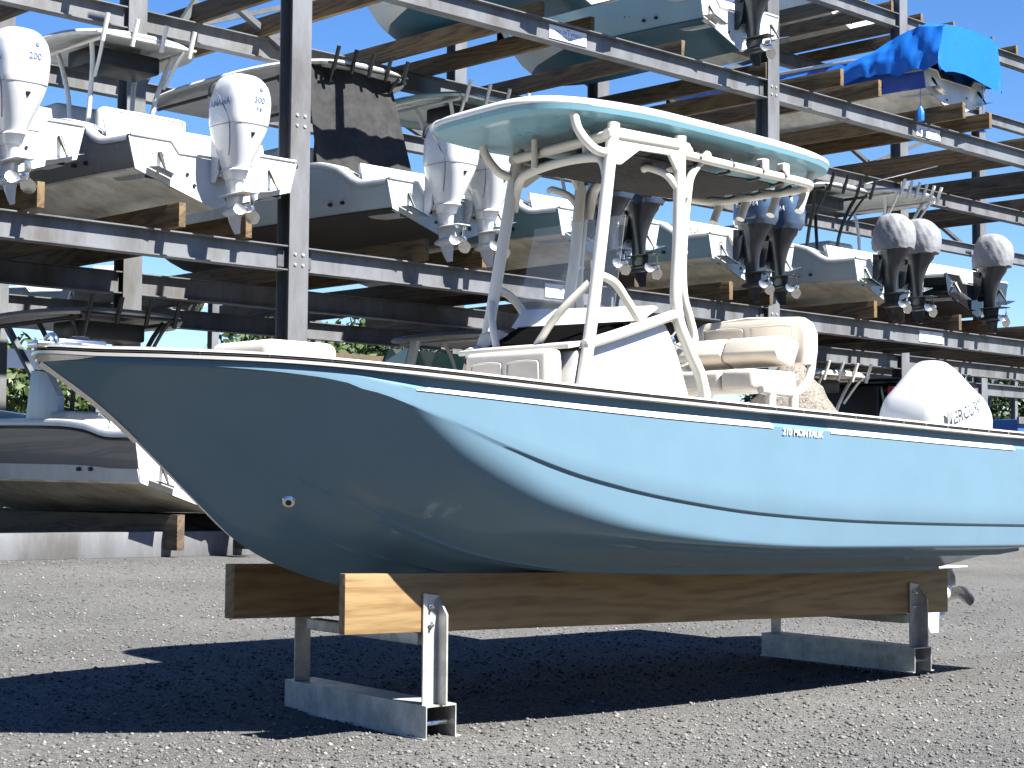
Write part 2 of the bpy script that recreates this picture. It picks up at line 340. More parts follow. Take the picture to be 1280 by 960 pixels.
def outboard(parent, loc, style, cowlm, legm, side=None, back=None, back2=None, rz=0., textm=None, tilt=0., ssize=.105, sz=1.5, sy=None, slope=0., name='outboard_motor'):
    """local frame: transom at y=0, engine hangs toward -y, skeg at z=0. The leg is the part, cowling and propeller its sub-parts."""
    sec = dense(SEC[style]); mtx = Matrix.Translation(loc) @ Matrix.Rotation(rz, 4, 'Z') @ Matrix.Rotation(tilt, 4, 'X')
    T = lambda mb: mb.mod(lambda p: mtx @ p)
    leg = MB()
    top = {'modern': .74, 'classic': 1.21, 'covered': 1.24, 'faceted': 1.0}[style]
    if style in ('modern', 'faceted'): st = [(.46, -.235, .13, .045), (.56, -.235, .13, .06), (.66, -.24, .135, .085), (.80, -.25, .155, .115), (top, -.27, .21, .15)]
    else: st = [(.46, -.235, .12, .045), (.58, -.235, .12, .055), (.70, -.24, .125, .075), (.86, -.25, .15, .11), (1.02, -.27, .20, .15), (1.12, -.29, .26, .19), (top, -.30, .29, .215)]
    leg.loft([sring(z, yc, a, b, 2.6, 20) for z, yc, a, b in st])
    leg.rbox(-.11, .11, -.60, -.08, .452, .468, .006, 1)                      # anti-ventilation plate
    leg.loft([sring(z, yc, a, b, 2.2, 16) for z, yc, a, b in ((.45, -.26, .17, .032), (.36, -.26, .155, .034), (.27, -.27, .15, .036), (.16, -.275, .12, .02), (.07, -.30, .085, .012), (.0, -.33, .055, .008))])
    leg.tube([(0, -.02, .27), (0, -.07, .27), (0, -.16, .27), (0, -.30, .27), (0, -.42, .27), (0, -.47, .27)], [.008, .035, .058, .064, .058, .05], 14)
    for sx in (-1, 1):                                                         # clamp bracket, tilt tube
        leg.prism([(.012, 1.16), (-.20, 1.12), (-.16, .95), (-.12, .74), (-.04, .62), (.012, .62)], lambda a, b, d: (d, a, b), sx * .125, sx * .16)
        leg.disc((sx * .18, -.10, 1.08), (1, 0, 0), .045, .04)
    leg.box(-.11, .11, -.14, -.01, .70, 1.08)
    leg.tube([(-.19, -.10, 1.08), (.19, -.10, 1.08)], .022, 10)
    T(leg); o = leg.build(name, legm, parent, 40)
    cw = MB().loft([sring(*q) for q in sec]) if style != 'covered' else MB().loft([[((p[0]) * (1 + e), q[1] + (p[1] - q[1]) * (1 + e), p[2] + e * .5) for i, p in enumerate(sring(*q, k=56)) for e in [(.022 * math.sin(i * .79 + q[0] * 9) + .014 * math.sin(i * 1.9 - q[0] * 23)) * min(1, (1.86 - q[0]) * 4)]] for q in dense(SEC[style], 5)]); T(cw); cowl = cw.build('cowling', cowlm, o, 50)
    d = MB()
    if style == 'modern':
        sm = MB().loft([sring(1.255 + e, *[pch(1.255, [(s_[0], s_[c]) for s_ in sec]) + (.003 if c in (2, 3) else 0) for c in (1, 2, 3, 4)]) for e in (-.004, .004)]); T(sm); sm.build('cowl_seam', M['inkgrey'], o)
        vt = MB().prism([(.0, 0), (.055, 0), (.032, -.05), (.022, -.05)], lambda a, b, e: (a - .03, cowl_back(sec, 1.16 + b, 0) - e, 1.16 + b), -.01, .004); T(vt); vt.build('vent', M['black'], o)
        hd = MB().tube([(-.235, -.06, 1.62), (-.22, -.07, 1.74), (-.15, -.085, 1.80), (0, -.09, 1.82), (.15, -.085, 1.80), (.22, -.07, 1.74), (.235, -.06, 1.62)], .03, 8, 4); T(hd); hd.build('air_intake', M['black'], o)
        for sx in (-1, 1):
            ln = MB().tube([(sx * -cowl_side(sec, z, y, .001), y, z) for z, y in ((1.70, -.12), (1.60, -.30), (1.45, -.42), (1.30, -.50), (1.15, -.48), (1.0, -.42), (.90, -.37))], .006, 5, 4); T(ln); ln.build('panel_line', M['inkgrey'], o)
    pr = MB(); pr.tube([(0, -.46, .27), (0, -.50, .27), (0, -.60, .27), (0, -.63, .27)], [.052, .055, .045, .02], 14)
    for k in range(3):
        rot = Matrix.Rotation(2 * math.pi * k / 3 + .5, 4, 'Y'); pts = []
        for (rr, c0, c1, tw) in ((.04, -.06, .06, .9), (.10, -.085, .075, .62), (.15, -.09, .06, .45), (.185, -.06, .02, .36), (.20, -.03, -.01, .32)):
            for c in (c0, (c0 + c1) / 2, c1):
                pts.append(rot @ Vector((c * math.cos(tw), c * math.sin(tw) + (rr * .12), rr)) + Vector((0, -.55, .27)))
        nv = len(pts); th = rot @ Vector((0, .006, 0)); fs = []
        for a in range(4):
            for b in range(2): i = a * 3 + b; fs.append((i, i + 1, i + 4, i + 3)); fs.append((nv + i + 3, nv + i + 4, nv + i + 1, nv + i))
        loop = [0, 1, 2, 5, 8, 11, 14, 13, 12, 9, 6, 3]
        for i in range(12): a, b = loop[i], loop[(i + 1) % 12]; fs.append((b, a, nv + a, nv + b))
        pr.add(pts + [p + th for p in pts], fs)
    T(pr); pr.build('propeller', M['chrome'], o, 45)
    if side:
        yc = sy if sy is not None else -.33
        def f(x, y, z): yy = yc - x * math.cos(slope) + y * math.sin(slope); zz = sz + y * math.cos(slope) + x * math.sin(slope); return mtx @ Vector((cowl_side(sec, zz, yy) - .020 - z, yy, zz))
        text_mesh(side, ssize, f, textm or M['inkblack'], 'lettering', o, bold=.001, shear=.2)
    for t, zz0, s_ in ((back, 1.53, .10), (back2, 1.43, .07)):
        if t: text_mesh(t, s_, lambda x, y, z: mtx @ Vector((x + .03, cowl_back(sec, zz0 + y, x + .03) - z, zz0 + y)), textm or M['inkgrey'], 'lettering', o, bold=.001)
    if style == 'modern':
        e = MB().disc((.06, cowl_back(sec, 1.66, .06, 0), 1.66), (.2, -1, .25), .026, .012); T(e); e.build('badge', M['ink'], o)
    return o

# ------------------------------------------------------------------ centre console boat in the foreground
YC = .62
HB = [(-1.735, 0), (-1.70, .10), (-1.6, .25), (-1.4, .48), (-1., .78), (-.5, 1.), (0, 1.14), (.5, 1.22), (1, 1.265), (1.5, 1.285), (2.5, 1.29), (4, 1.265), (5.3, 1.23)]
ZS = [(-1.735, 1.727), (-1.6, 1.713), (-1.4, 1.706), (-1, 1.692), (-.5, 1.662), (0, 1.63), (.5, 1.604), (1, 1.585), (1.5, 1.570), (2.5, 1.545), (3.5, 1.520), (4.5, 1.50), (5.3, 1.49)]
ZK = [(-1.735, 1.70), (-1.706, 1.682), (-1.431, 1.513), (-1.116, 1.265), (-.896, 1.077), (-.668, .897), (-.386, .770), (-.04, .679), (.5, .605), (1.0, .57), (2, .545), (4.22, .505), (4.30, .56), (4.50, .72), (4.7, .78), (5.3, .80)]
ZC = [(-1.735, 1.72), (-1.1, 1.655), (-.74, 1.588), (-.5, 1.497), (-.13, 1.257), (.3, 1.059), (.79, .952), (1.36, .899), (2.01, .868), (3, .853), (4.38, .837), (5.3, .83)]
ZN = [(-1.735, 1.70), (-.7, 1.60), (-.35, 1.483), (0, 1.348), (.45, 1.216), (1.02, 1.118), (1.69, 1.05), (2.7, 1.003), (4.31, .972), (5.3, .96)]
hb = lambda X: pch(X, HB); zs = lambda X: pch(X, ZS); zk = lambda X: pch(X, ZK); zt_ = lambda X: zs(X) - .012 - .054 * min(1, max(0, (X + .85) / .45)); zc = lambda X: min(pch(X, ZC), zt_(X) - .012); zn = lambda X: pch(X, ZN)
def bottom_z(X, w):
    cb = max(hb(X) - .035, .001); t = min(1, w / cb)
    p = lerp(X, [(-1.5, 1.0), (-1., 1.18), (-.3, 1.28), (.6, 1.1), (1.4, 1.)]); return zk(X) + (zc(X) - zk(X)) * t ** p
def hull_half(X):
    b, s_ = hb(X), zs(X); cb = max(b - .035, 0.0); k = min(1, max(0, (X + .42) / .6)); e = min(1, max(.02, (X + .85) / .45)); n_ = 22
    pts = [(cb * i / n_, bottom_z(X, cb * i / n_)) for i in range(n_ + 1)]
    top = zt_(X); up = []
    z0, z1 = zc(X), min(zn(X), top - .01)
    if z1 < z0 + .02: z1 = z0 + max(.002, (top - z0) * .5)
    for i in range(1, 9): t = i / 8; up.append((cb + (b - .014 * k - .006 - cb) * t, z0 + (z1 - .008 - z0) * t))
    # round the chine: soft at the bow, crisp aft
    rad = lerp(X, [(-1.2, .02), (-.8, .09), (-.3, .15), (.3, .12), (.8, .07), (1.4, .035), (2.2, .018)])
    line = pts + up; ci = n_
    def walk(i, st, d):
        a = line[i]
        while 0 <= i + st < len(line):
            b_ = line[i + st]; l = math.hypot(b_[0] - a[0], b_[1] - a[1])
            if l >= d and l > 1e-9: f = d / l; return (a[0] + (b_[0] - a[0]) * f, a[1] + (b_[1] - a[1]) * f)
            d -= l; a = b_; i += st
        return a
    tot_up = sum(math.hypot(line[i+1][0]-line[i][0], line[i+1][1]-line[i][1]) for i in range(ci, len(line)-1)); r_ = min(rad, tot_up * .8, cb * .5)
    A, B, C = walk(ci, -1, r_), line[ci], walk(ci, 1, r_)
    fil = [((1-t)**2*A[0]+2*t*(1-t)*B[0]+t*t*C[0], (1-t)**2*A[1]+2*t*(1-t)*B[1]+t*t*C[1]) for t in [i/8 for i in range(9)]]
    nb = 14; bot = [(A[0] * i / nb, bottom_z(X, A[0] * i / nb)) for i in range(nb)]
    E = line[-1]; upp = [(C[0] + (E[0] - C[0]) * i / 4, C[1] + (E[1] - C[1]) * i / 4) for i in range(1, 5)]
    sec = bot + fil + upp
    sec += [(b - .006 - .002 * k, z1 + .002 * e), (b - .006, z1 + .007 * e)]
    zt = max(top, z1 + .010 * e)
    sec += [(b - .006 + (-.002) * i / 4, z1 + .007 * e + (zt - z1 - .007 * e) * i / 4) for i in range(1, 5)]
    sec += [(b - .006 - .008 * e, zt + .008 * e), (b - .006 - .024 * e, zt + .022 * e), (b - .006 - .028 * e, max(s_ - .004, zt + .023 * e)), (b - .034, s_ + .02)]
    return [(max(0, w), z) for w, z in sec]
XS = sorted(set([-1.735, -1.72, -1.70, -1.66] + list(np.round(np.linspace(-1.6, 1.6, 54), 3)) + list(np.round(np.linspace(1.7, 5.05, 26), 3))))
boat = thing('center_console_boat', 'pale blue open fishing boat with cream hard top on timber bunks', 'boat', (1.7, YC, 0))
def hull_mesh():
    mb = MB(); rings = []
    for X in XS:
        h = hull_half(X); rings.append([(X, YC - w, z) for w, z in h][::-1] + [(X, YC + w, z) for w, z in h][1:])
    return mb.loft(rings, False, True, closed=False)
hull = hull_mesh().build('hull', M['blue'], boat, 28)
def rail_strip(d0, d1, z0, z1, x0=-1.735, x1=5.05, wrap=True):
    """a strip running along the sheer on both sides and round the bow"""
    mb = MB(); X_ = [x for x in XS if x0 <= x <= x1]
    path = [(X, -1) for X in X_[::-1]] + ([(X, 1) for X in X_[1:]] if wrap else [])
    rings = []
    for X, s_ in path:
        b, z = hb(X), zs(X); fr = lerp(X, [(-1.735, 1.), (-1.6, .6), (-1.2, .25), (-.6, 0)])
        q = lambda d, zz: (X - fr * d * .9, YC + s_ * max(0, (b + d)) if X > -1.73 else YC, z + zz)
        rings.append([q(d0, z0), q(d1, z0 + .003), q(d1, z1 - .003), q(d0, z1)])
    return mb.loft(rings)
rail = rail_strip(-.036, .012, -.002, .018).build('rub_rail', M['railmetal'], boat, 40)
rail_strip(-.036, .006, .0185, .0285).build('rail_insert', M['rail'], rail, 40)
for i in range(26):
    X = -1.3 + i * .235; nx = (hb(X + .05) - hb(X - .05)) / .1
    MB().disc((X, YC - (hb(X) + .006), zs(X) + .0235), (-nx, -1, 0), .006, .008, 8).build('rail_screw', M['chrome'], rail)
rail_strip(-.03, .004, .029, .044).build('gunwale_edge', M['white'], boat, 40)
# stripe below the rail (near and far side)
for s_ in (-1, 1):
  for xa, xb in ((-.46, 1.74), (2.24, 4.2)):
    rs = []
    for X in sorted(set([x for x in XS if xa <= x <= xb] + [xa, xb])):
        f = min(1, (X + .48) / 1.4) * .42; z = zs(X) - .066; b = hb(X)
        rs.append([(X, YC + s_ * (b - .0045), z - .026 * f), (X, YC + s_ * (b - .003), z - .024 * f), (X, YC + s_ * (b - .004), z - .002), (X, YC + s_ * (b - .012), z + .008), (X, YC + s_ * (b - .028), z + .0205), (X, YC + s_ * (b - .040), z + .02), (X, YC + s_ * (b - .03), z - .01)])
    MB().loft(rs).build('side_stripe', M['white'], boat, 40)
text_mesh('210 MONTAUK', .052, lambda x, y, z: Vector((1.99 + x, YC - hb(1.99) + .006 - .0045 - z, zs(1.99 + x) - .088 + y)), M['inkwhite'], 'lettering', boat, bold=.0003, shear=.1, ext=.0004)
def on_hull(X, z):
    lo, hi = 0, hb(X) - .04
    for _ in range(40):
        m_ = (lo + hi) / 2
        if bottom_z(X, m_) < z: lo = m_
        else: hi = m_
    return lo
# deck cap and inner liner
dk = MB(); rings = []
for X in XS:
    b, z = hb(X), zs(X); i1 = max(b - .22, 0); i2 = max(b - .25, 0); fl = min(1.12, z - .01) if X > -1.1 else z - .02
    fl = lerp(X, [(-1.4, z - .0), (-1.0, z - .15), (-.9, 1.25), (5.1, 1.02)])
    if X < 1.5: i2 = min(i2, max(on_hull(X, fl) - .06, 0)); i1 = max(min(i1, b - .1), 0)
    h = [(max(b - .015, 0), z + .044), (max(b - .08, 0), z + .050), (i1, z + .050), (max(i1 - .01, 0), z + .04), (i2, fl), (0, fl)]
    rings.append([(X, YC - w, zz) for w, zz in h] + [(X, YC + w, zz) for w, zz in h[::-1][1:]])
dk.loft(rings, False, False, closed=False); dk.build('deck', M['offwhite'], boat, 30)
# running strakes and stern rail of the bottom
for s_ in (-1, 1):
    for frac, x0, x1, hh in ((.52, -.75, 4.25, .022), (.86, .7, 4.6, .03), (.30, -.55, 4.1, .018)):
        rs = []
        for X in [x for x in XS if x0 <= x <= x1]:
            cb = hb(X) - .035; w = cb * frac; z = bottom_z(X, w); z2 = bottom_z(X, w + .05); f = min(1, (X - x0) / .5 + .05)
            rs.append([(X, YC + s_ * w, z + .01), (X, YC + s_ * (w + .005), z - .002), (X, YC + s_ * (w + .05 * f), z2 - hh * f * .7), (X, YC + s_ * (w + .053 * f), z2 + .012)])
        MB().loft(rs).build('spray_strake', M['blue'], hull, 30)
# drain fitting in the bow flare, bow eye, bow hardware
wz = on_hull(-.655, 1.10); e = .03
pa = Vector((-.655, YC - wz, 1.10)); pb = Vector((-.625, YC - on_hull(-.625, 1.10), 1.10)); pc = Vector((-.655, YC - on_hull(-.655, 1.13), 1.13)); nn = (pb - pa).cross(pc - pa).normalized()
if nn.y > 0: nn = -nn
dr = MB().disc(pa + nn * .004, nn, .034, .012, 24, .028).build('drain_fitting', M['chrome'], boat)
MB().disc(pa + nn * .0125, nn, .014, .004, 16).build('drain_hole', M['black'], dr)
cap = MB()
cap.rbox(-1.77, -1.55, YC - .05, YC + .05, 1.752, 1.782, .01, 2)
cap.rbox(-1.66, -1.42, YC - .035, YC + .035, 1.775, 1.80, .012, 2)
cap.tube([(-1.68, YC - .045, 1.77), (-1.68, YC - .04, 1.80), (-1.68, YC, 1.815), (-1.68, YC + .04, 1.80), (-1.68, YC + .045, 1.77)], .010, 8, 4)
cap.build('bow_roller', M['chrome'], boat, 40)
MB().rbox(-1.58, -1.50, YC - .03, YC + .03, 1.785, 1.815, .012, 2).build('navigation_light', M['blackgl'], boat)
cp = []
for t in np.linspace(0, 1, 9):
    X = -1.735 + t * .14; cp.append([(X - .012, YC - hb(X) * 1.02 - .003, zs(X) - .002), (X - .010, YC - hb(X) * .97 - .004, zs(X) - .03 * (1 - t) - .006), (X + .02, YC - hb(X) * .9, zs(X) - .01)])
MB().loft(cp).build('bow_plate', M['chrome'], boat, 60)
st = []   # stainless strip down the stem
for X in [x for x in XS if -1.72 <= x <= -1.2]:
    st.append([(X - .010, YC - .014, zk(X) + .004), (X - .016, YC, zk(X) - .012), (X - .010, YC + .014, zk(X) + .004), (X + .02, YC, zk(X) + .01)])
MB().loft(st).build('stem_band', M['chrome'], boat)
cu = MB().rbox(-.76, -.34, .30, .78, 1.62, 1.845, .05, 4).build('bow_cushion', M['vinyl'], boat, 50)
# console
Y0, Y1 = .20, 1.04
cs = MB().prism([(1.10, 1.05), (1.14, 1.72), (1.17, 1.90), (1.30, 1.93), (1.56, 2.02), (1.84, 2.11), (1.90, 2.09), (1.985, 1.97), (2.10, 1.70), (2.14, 1.05)], lambda a, b, d: (a, d, b), Y0, Y1)
con = cs.build('console', M['white'], boat, 30, .02)
MB().hexa([(1.20, .26, 1.93), (1.63, .25, 2.03), (1.52, 1.0, 2.03), (1.2, 1.0, 1.93), (1.50, .26, 2.06), (1.66, .24, 2.10), (1.54, 1.02, 2.10), (1.45, 1.0, 2.06)]).build('dash_painted_shade', M['gapshade'], con, 30, .01)  # shaded gap under the visor, its darkness put into the colour
MB().hexa([(1.634, .20, 2.092), (1.68, .20, 2.085), (1.57, 1.05, 2.09), (1.514, 1.05, 2.098), (1.80, .20, 2.19), (1.84, .20, 2.18), (1.66, 1.05, 2.205), (1.611, 1.05, 2.21)]).build('dash_visor', M['white'], con, 30, .008)
MB().hexa([(1.10, .19, 1.905), (1.24, .19, 1.93), (1.24, 1.05, 1.93), (1.10, 1.05, 1.905), (1.10, .19, 1.935), (1.24, .19, 1.96), (1.24, 1.05, 1.96), (1.10, 1.05, 1.935)]).build('console_ledge', M['cream'], con, 30, .012)
MB().rbox(.99, 1.12, .24, .88, 1.50, 1.905, .035, 4).build('seat_cushion', M['vinyl'], con, 50)
pn = MB()
for y0, y1 in ((.30, .54), (.58, .82)):
    pn.tube([(.988, y0, 1.60), (.986, y0, 1.80), (.988, y0 + .03, 1.84), (.988, y1 - .03, 1.84), (.986, y1, 1.80), (.988, y1, 1.60)], .0055, 6, 3)
pn.build('seat_piping', M['cream'], con)
sb = MB().prism([(1.16, 1.45), (1.215, 1.78), (1.305, 2.05), (1.345, 2.075), (1.455, 2.055), (1.40, 1.92), (1.34, 1.78), (1.30, 1.45)], lambda a, b, d: (a, d, b), .98, 1.10)
sb.mod(lambda p: (p.x - .16 * 0, p.y, p.z)); sb.build('side_bolster', M['vinyl'], con, 40, .025)
MB().hexa([(1.92, .26, 1.70), (2.03, .26, 1.72), (2.03, .98, 1.72), (1.92, .98, 1.70), (1.86, .26, 2.07), (1.95, .26, 2.03), (1.95, .98, 2.03), (1.86, .98, 2.07)]).build('instrument_panel', M['blackgl'], con, 30, .01)
wc = Vector((2.20, .44, 2.03)); wa = Vector((.82, 0, .57)); wu = Vector((-.57, 0, .82)); wv = Vector((0, 1, 0))
wh = MB(); wh.tube([wc + (wu * math.cos(t) + wv * math.sin(t)) * .165 for t in np.linspace(0, 2 * math.pi, 29)[:-1]], .013, 8, 0, True)
whl = wh.build('steering_wheel', M['chrome'], boat, 60)
w2 = MB(); w2.tube([wc - wa * .14, wc], .022, 10); w2.disc(wc, wa, .04, .03)
for k in range(5):
    t = 2 * math.pi * k / 5 + .3; w2.tube([wc, wc + (wu * math.cos(t) + wv * math.sin(t)) * .16], .007, 6)
w2.build('wheel_hub', M['chrome'], whl)

# hard top on its pipe frame
def outline(inset, n=72):
    out = []
    for i in range(n):
        t = 2 * math.pi * i / n; c, s_ = math.cos(t), math.sin(t)
        ax = 1.345 - inset; ay = .58 - inset
        e = 4.4 if c < 0 else 5.0
        x = 2.29 + ax * math.copysign(abs(c) ** (2 / e), c); y = .72 + ay * math.copysign(abs(s_) ** (2 / e), s_)
        f = max(0, (1.75 - x)) / .85; y += .065 * f
        out.append((x, y))
    return out
def cring(inset, z, crown=0): return [(x, y, z + .045 + .02 * (1 - ((x - 2.29) / 1.345) ** 2) * crown - .012 * (x - 2.2) - .04 * (y - .66)) for x, y in outline(inset)]
cap = MB().loft([cring(.05, 3.150, .6), cring(.006, 3.155, .6), cring(0, 3.165, .6), cring(.003, 3.185, .6), cring(.025, 3.200, .7), cring(.2, 3.210, .8), cring(.40, 3.214, .9), cring(.54, 3.216, .9)])
canopy = cap.build('hard_top', M['white'], boat, 50)
und = MB().loft([cring(.004, 3.153, .6), cring(.012, 3.128, .6), cring(.05, 3.112, .6), cring(.10, 3.112, .6), cring(.14, 3.122, .6), cring(.35, 3.124, .6), cring(.54, 3.124, .6)]); und.build('top_underside', M['blueund'], canopy, 40)
fr = thing_frame = None
def pipe(name, pts, r=.03, sm=5, parent=boat, m='cream'): return MB().tube(pts, r, 12, sm if len(pts) > 2 else 0).build(name, M[m], parent, 60)
NY, FY = .17, 1.07
for Y, (a, b) in ((NY, ((1.02, 1.188, 1.308, 1.425), (2.30, 2.193, 2.065, 1.950, 1.966, 1.98))), (FY, ((1.13, 1.275, 1.42, 1.59), (2.26, 2.16, 2.06, 2.0, 2.07, 2.13)))):
    pipe('frame_leg', [(a[0], Y, 1.1), (a[1], Y, 1.722), (a[2], Y, 2.371), (a[3], Y, 3.15)], .035)
    pipe('frame_leg', [(b[0], Y, 1.1), (b[1], Y, 1.725), (b[2], Y, 1.95), (b[3], Y, 2.18), (b[4], Y, 2.57), (b[5], Y, 3.16)], .035)
    dx = b[4] - 1.966
    pipe('inner_post', [(2.09 + dx, Y + .01, 1.93), (2.13 + dx, Y + .02, 2.03), (2.09 + dx, Y + .02, 2.14), (2.035 + dx, Y + .02, 2.28), (2.03 + dx, Y + .02, 2.52), (2.07 + dx, Y + .02, 2.84), (2.11 + dx, Y + .02, 2.97), (2.25 + dx, Y + .02, 3.10)], .024)
    for z_ in (2.51, 2.80): pipe('frame_rung', [(1.97 + dx, Y, z_), (2.05 + dx, Y + .02, z_)], .016)
    pipe('frame_brace', [(a[2] - .03, Y, 2.32), (1.43 + dx * .9, Y, 2.285), (1.53 + dx, Y, 2.20), (1.66 + dx, Y, 2.07)], .024)
    pipe('console_rail', [(1.20, Y, 1.93), (1.50, Y, 2.015), (1.93, Y, 2.145)], .030)
    pipe('top_rail', [(a[3] - .06, Y, 3.085), (b[5] + .06, Y, 3.105)], .028)
    MB().prism([(a[3] - .02, 3.13), (b[5] + .04, 3.14), (b[5] + .01, 2.90), (b[5] - .10, 3.04), (a[3] + .2, 3.03), (a[3] + .05, 2.93), (a[3] - .04, 2.93)], lambda p, q, d: (p, d, q), Y - .012, Y + .012).build('gusset_plate', M['cream'], boat, 30, .004)
    pipe('canopy_arm', [(a[3] - .035, Y, 2.98), (a[3] - .11, Y + .04, 3.0), (a[3] - .17, Y + .10, 3.10), (a[3] - .19, Y + .12, 3.20)], .026)
    pipe('rear_arm', [(b[5] - .02, Y, 2.86), (b[5] - .06, Y + .05, 2.94), (b[5] - .10, Y + .14, 2.985), (b[5] - .08, Y + .20, 2.99)], .022)
pipe('front_brace', [(1.27, .20, 2.27), (1.19, .36, 2.10), (1.20, .52, 1.95)], .022)
pipe('front_brace', [(1.36, 1.05, 2.22), (1.30, .98, 2.10), (1.26, .90, 1.95)], .022)
for x_, z_ in ((1.40, 2.90), (2.04, 2.93)):
    pipe('cross_bow', [(x_ - .02, NY, z_ - .12), (x_ + .0, NY + .05, z_ + .03), (x_ + .02, NY + .14, z_ + .08), (x_ + .07, .62, z_ + .10), (x_ + .12, FY - .14, z_ + .08), (x_ + .14, FY - .05, z_ + .03), (x_ + .15, FY, z_ - .12)], .026)
    for y_ in (.42, .82): pipe('frame_stub', [(x_ + .07, y_, z_ + .09), (x_ + .07, y_, 3.155)], .02)
    pipe('cross_rail', [(x_ + .02, NY, 3.09), (x_ + .16, FY, 3.09)], .03)
pipe('rear_loop', [(2.0, NY - .01, 3.06), (2.6, NY - .01, 3.05), (3.12, NY, 3.05), (3.27, .22, 3.045), (3.31, .34, 3.04), (3.31, .62, 3.04), (3.31, .92, 3.04), (3.27, 1.03, 3.045), (3.12, 1.07, 3.05), (2.6, 1.08, 3.06), (2.1, 1.08, 3.07)], .026)
for i, y_ in enumerate((.30, .52, .76, .98)):
    rh = MB(); p0, p1 = Vector((3.27, y_, 2.90)), Vector((3.42, y_ + .01, 3.17)); n = 14; d = (p1 - p0).normalized(); s1 = d.orthogonal().normalized(); s2 = d.cross(s1)
    rg = lambda p, r: [p + (s1 * math.cos(2*math.pi*k/n) + s2 * math.sin(2*math.pi*k/n)) * r for k in range(n)]
    rh.loft([rg(p0, .022), rg(p0, .027), rg(p1, .027), rg(p1 + d * .006, .032), rg(p1 + d * .006, .022), rg(p0 + d * .02, .022)], True, True); rh.build('rod_holder', M['cream'], boat, 40)
for x_ in (2.75, 2.95):
    MB().rbox(x_ - .03, x_ + .03, .15, .21, 3.06, 3.14, .008, 1).build('rail_clamp', M['cream'], boat)
# storage net under the top
nt_ = MB(); NX, NYN = 12, 8; vs = []
for i in range(NX + 1):
    for j in range(NYN + 1):
        a, b = i / NX, j / NYN; x = 1.58 + a * 1.42; y = .25 + b * .78 + .0 * a; z = 3.015 - .05 * math.sin(math.pi * a) * math.sin(math.pi * b) + .008 * math.sin(9 * a + 5 * b); vs.append((x, y, z))
nt_.add(vs + [(x, y, z + .006) for x, y, z in vs], []); k_ = NYN + 1; off = len(vs)
for i in range(NX):
    for j in range(NYN):
        a = i * k_ + j; nt_.f += [(a, a + 1, a + k_ + 1, a + k_), (off + a + k_, off + a + k_ + 1, off + a + 1, off + a)]
net = nt_.build('storage_net', M['net'], boat, 60)
for x_ in (2.12, 2.42, 2.70, 2.92):
    for yy, dd in ((.165, .09), (1.08, -.06)): MB().tube([(x_, yy - .034, 3.05), (x_, yy, 3.09), (x_, yy + .034, 3.05), (x_, yy, 3.018), (x_, yy + dd, 3.01)], .009, 6, 3).build('net_strap', M['black'], net, 60)
for y_ in (.4, .6, .8): MB().tube([(3.31, y_, 3.005), (3.335, y_, 3.04), (3.31, y_, 3.075), (3.2, y_, 3.03), (3.0, y_, 3.01)], .009, 6, 3).build('net_strap', M['black'], net, 60)
# leaning post
LX = 3.2
bk = MB()
prof = []
for y_, z_ in ((.17, 1.94), (.155, 2.02), (.155, 2.13), (.19, 2.20), (.25, 2.235), (.62, 2.255), (.98, 2.235), (1.05, 2.20), (1.085, 2.13), (1.085, 2.02), (1.07, 1.94)): prof.append((y_, z_))
for k, (x_, s_) in enumerate(((LX - .035, .93), (LX - .05, .97), (LX - .02, 1.), (LX + .05, 1.), (LX + .085, .96))):
    pass
bk.loft([[(x_, .62 + (y_ - .62) * s_, 2.09 + (z_ - 2.09) * s_) for y_, z_ in prof] for x_, s_ in ((LX - .05, .93), (LX - .035, .98), (LX, 1.), (LX + .06, 1.), (LX + .085, .95))])
post = thing_post = bk.build('backrest', M['vinyl'], boat, 50)
pp = MB().tube([(LX - .053, .26, 2.02), (LX - .056, .26, 2.15), (LX - .055, .30, 2.18), (LX - .055, .55, 2.185), (LX - .055, .58, 2.16), (LX - .055, .58, 2.02)], .006, 6, 3)
pp.tube([(LX - .053, .64, 2.02), (LX - .056, .64, 2.15), (LX - .055, .68, 2.18), (LX - .055, .93, 2.185), (LX - .055, .96, 2.16), (LX - .055, .96, 2.02)], .006, 6, 3); pp.build('backrest_piping', M['cream'], post)
for y0, y1 in ((.20, .62), (.625, 1.045)):
    bo = MB().prism([(2.90, 2.00), (2.95, 2.095), (2.98, 2.105), (3.13, 2.08), (3.14, 2.04), (3.09, 1.935), (3.05, 1.92), (2.92, 1.955)], lambda a, b, d: (a, d, b), y0, y1); bo.build('bolster', M['vinyl'], boat, 40, .022)
for y0, y1 in ((.20, .45), (.455, .78), (.785, 1.04)):
    MB().rbox(2.68, 3.12, y0, y1, 1.765, 1.89, .03, 3).build('seat_cushion', M['vinyl'], boat, 50)
for Y in (.19, 1.05):
    pipe('seat_frame', [(2.74, Y, 1.765), (2.95, Y, 1.755), (3.10, Y, 1.765), (3.20, Y, 1.83), (3.245, Y, 1.93), (3.25, Y, 2.04)], .026)
    for x_ in (2.84, 3.06): pipe('seat_leg', [(x_, Y, 1.05), (x_, Y, 1.76)], .030)
MB().rbox(2.72, 3.08, .24, 1.0, 1.05, 1.50, .02, 2).build('cooler_box', M['white'], boat)
# windscreen: clear acrylic between the front legs
cw_ = mat('clear acrylic', (.9, .95, .95), .02, alpha=.10, coat=1.)
MB().hexa([(1.50, .24, 2.10), (1.506, .24, 2.10), (1.506, 1.0, 2.10), (1.50, 1.0, 2.10), (1.60, .24, 2.68), (1.606, .24, 2.68), (1.66, 1.0, 2.68), (1.654, 1.0, 2.68)]).build('windscreen', cw_, con)
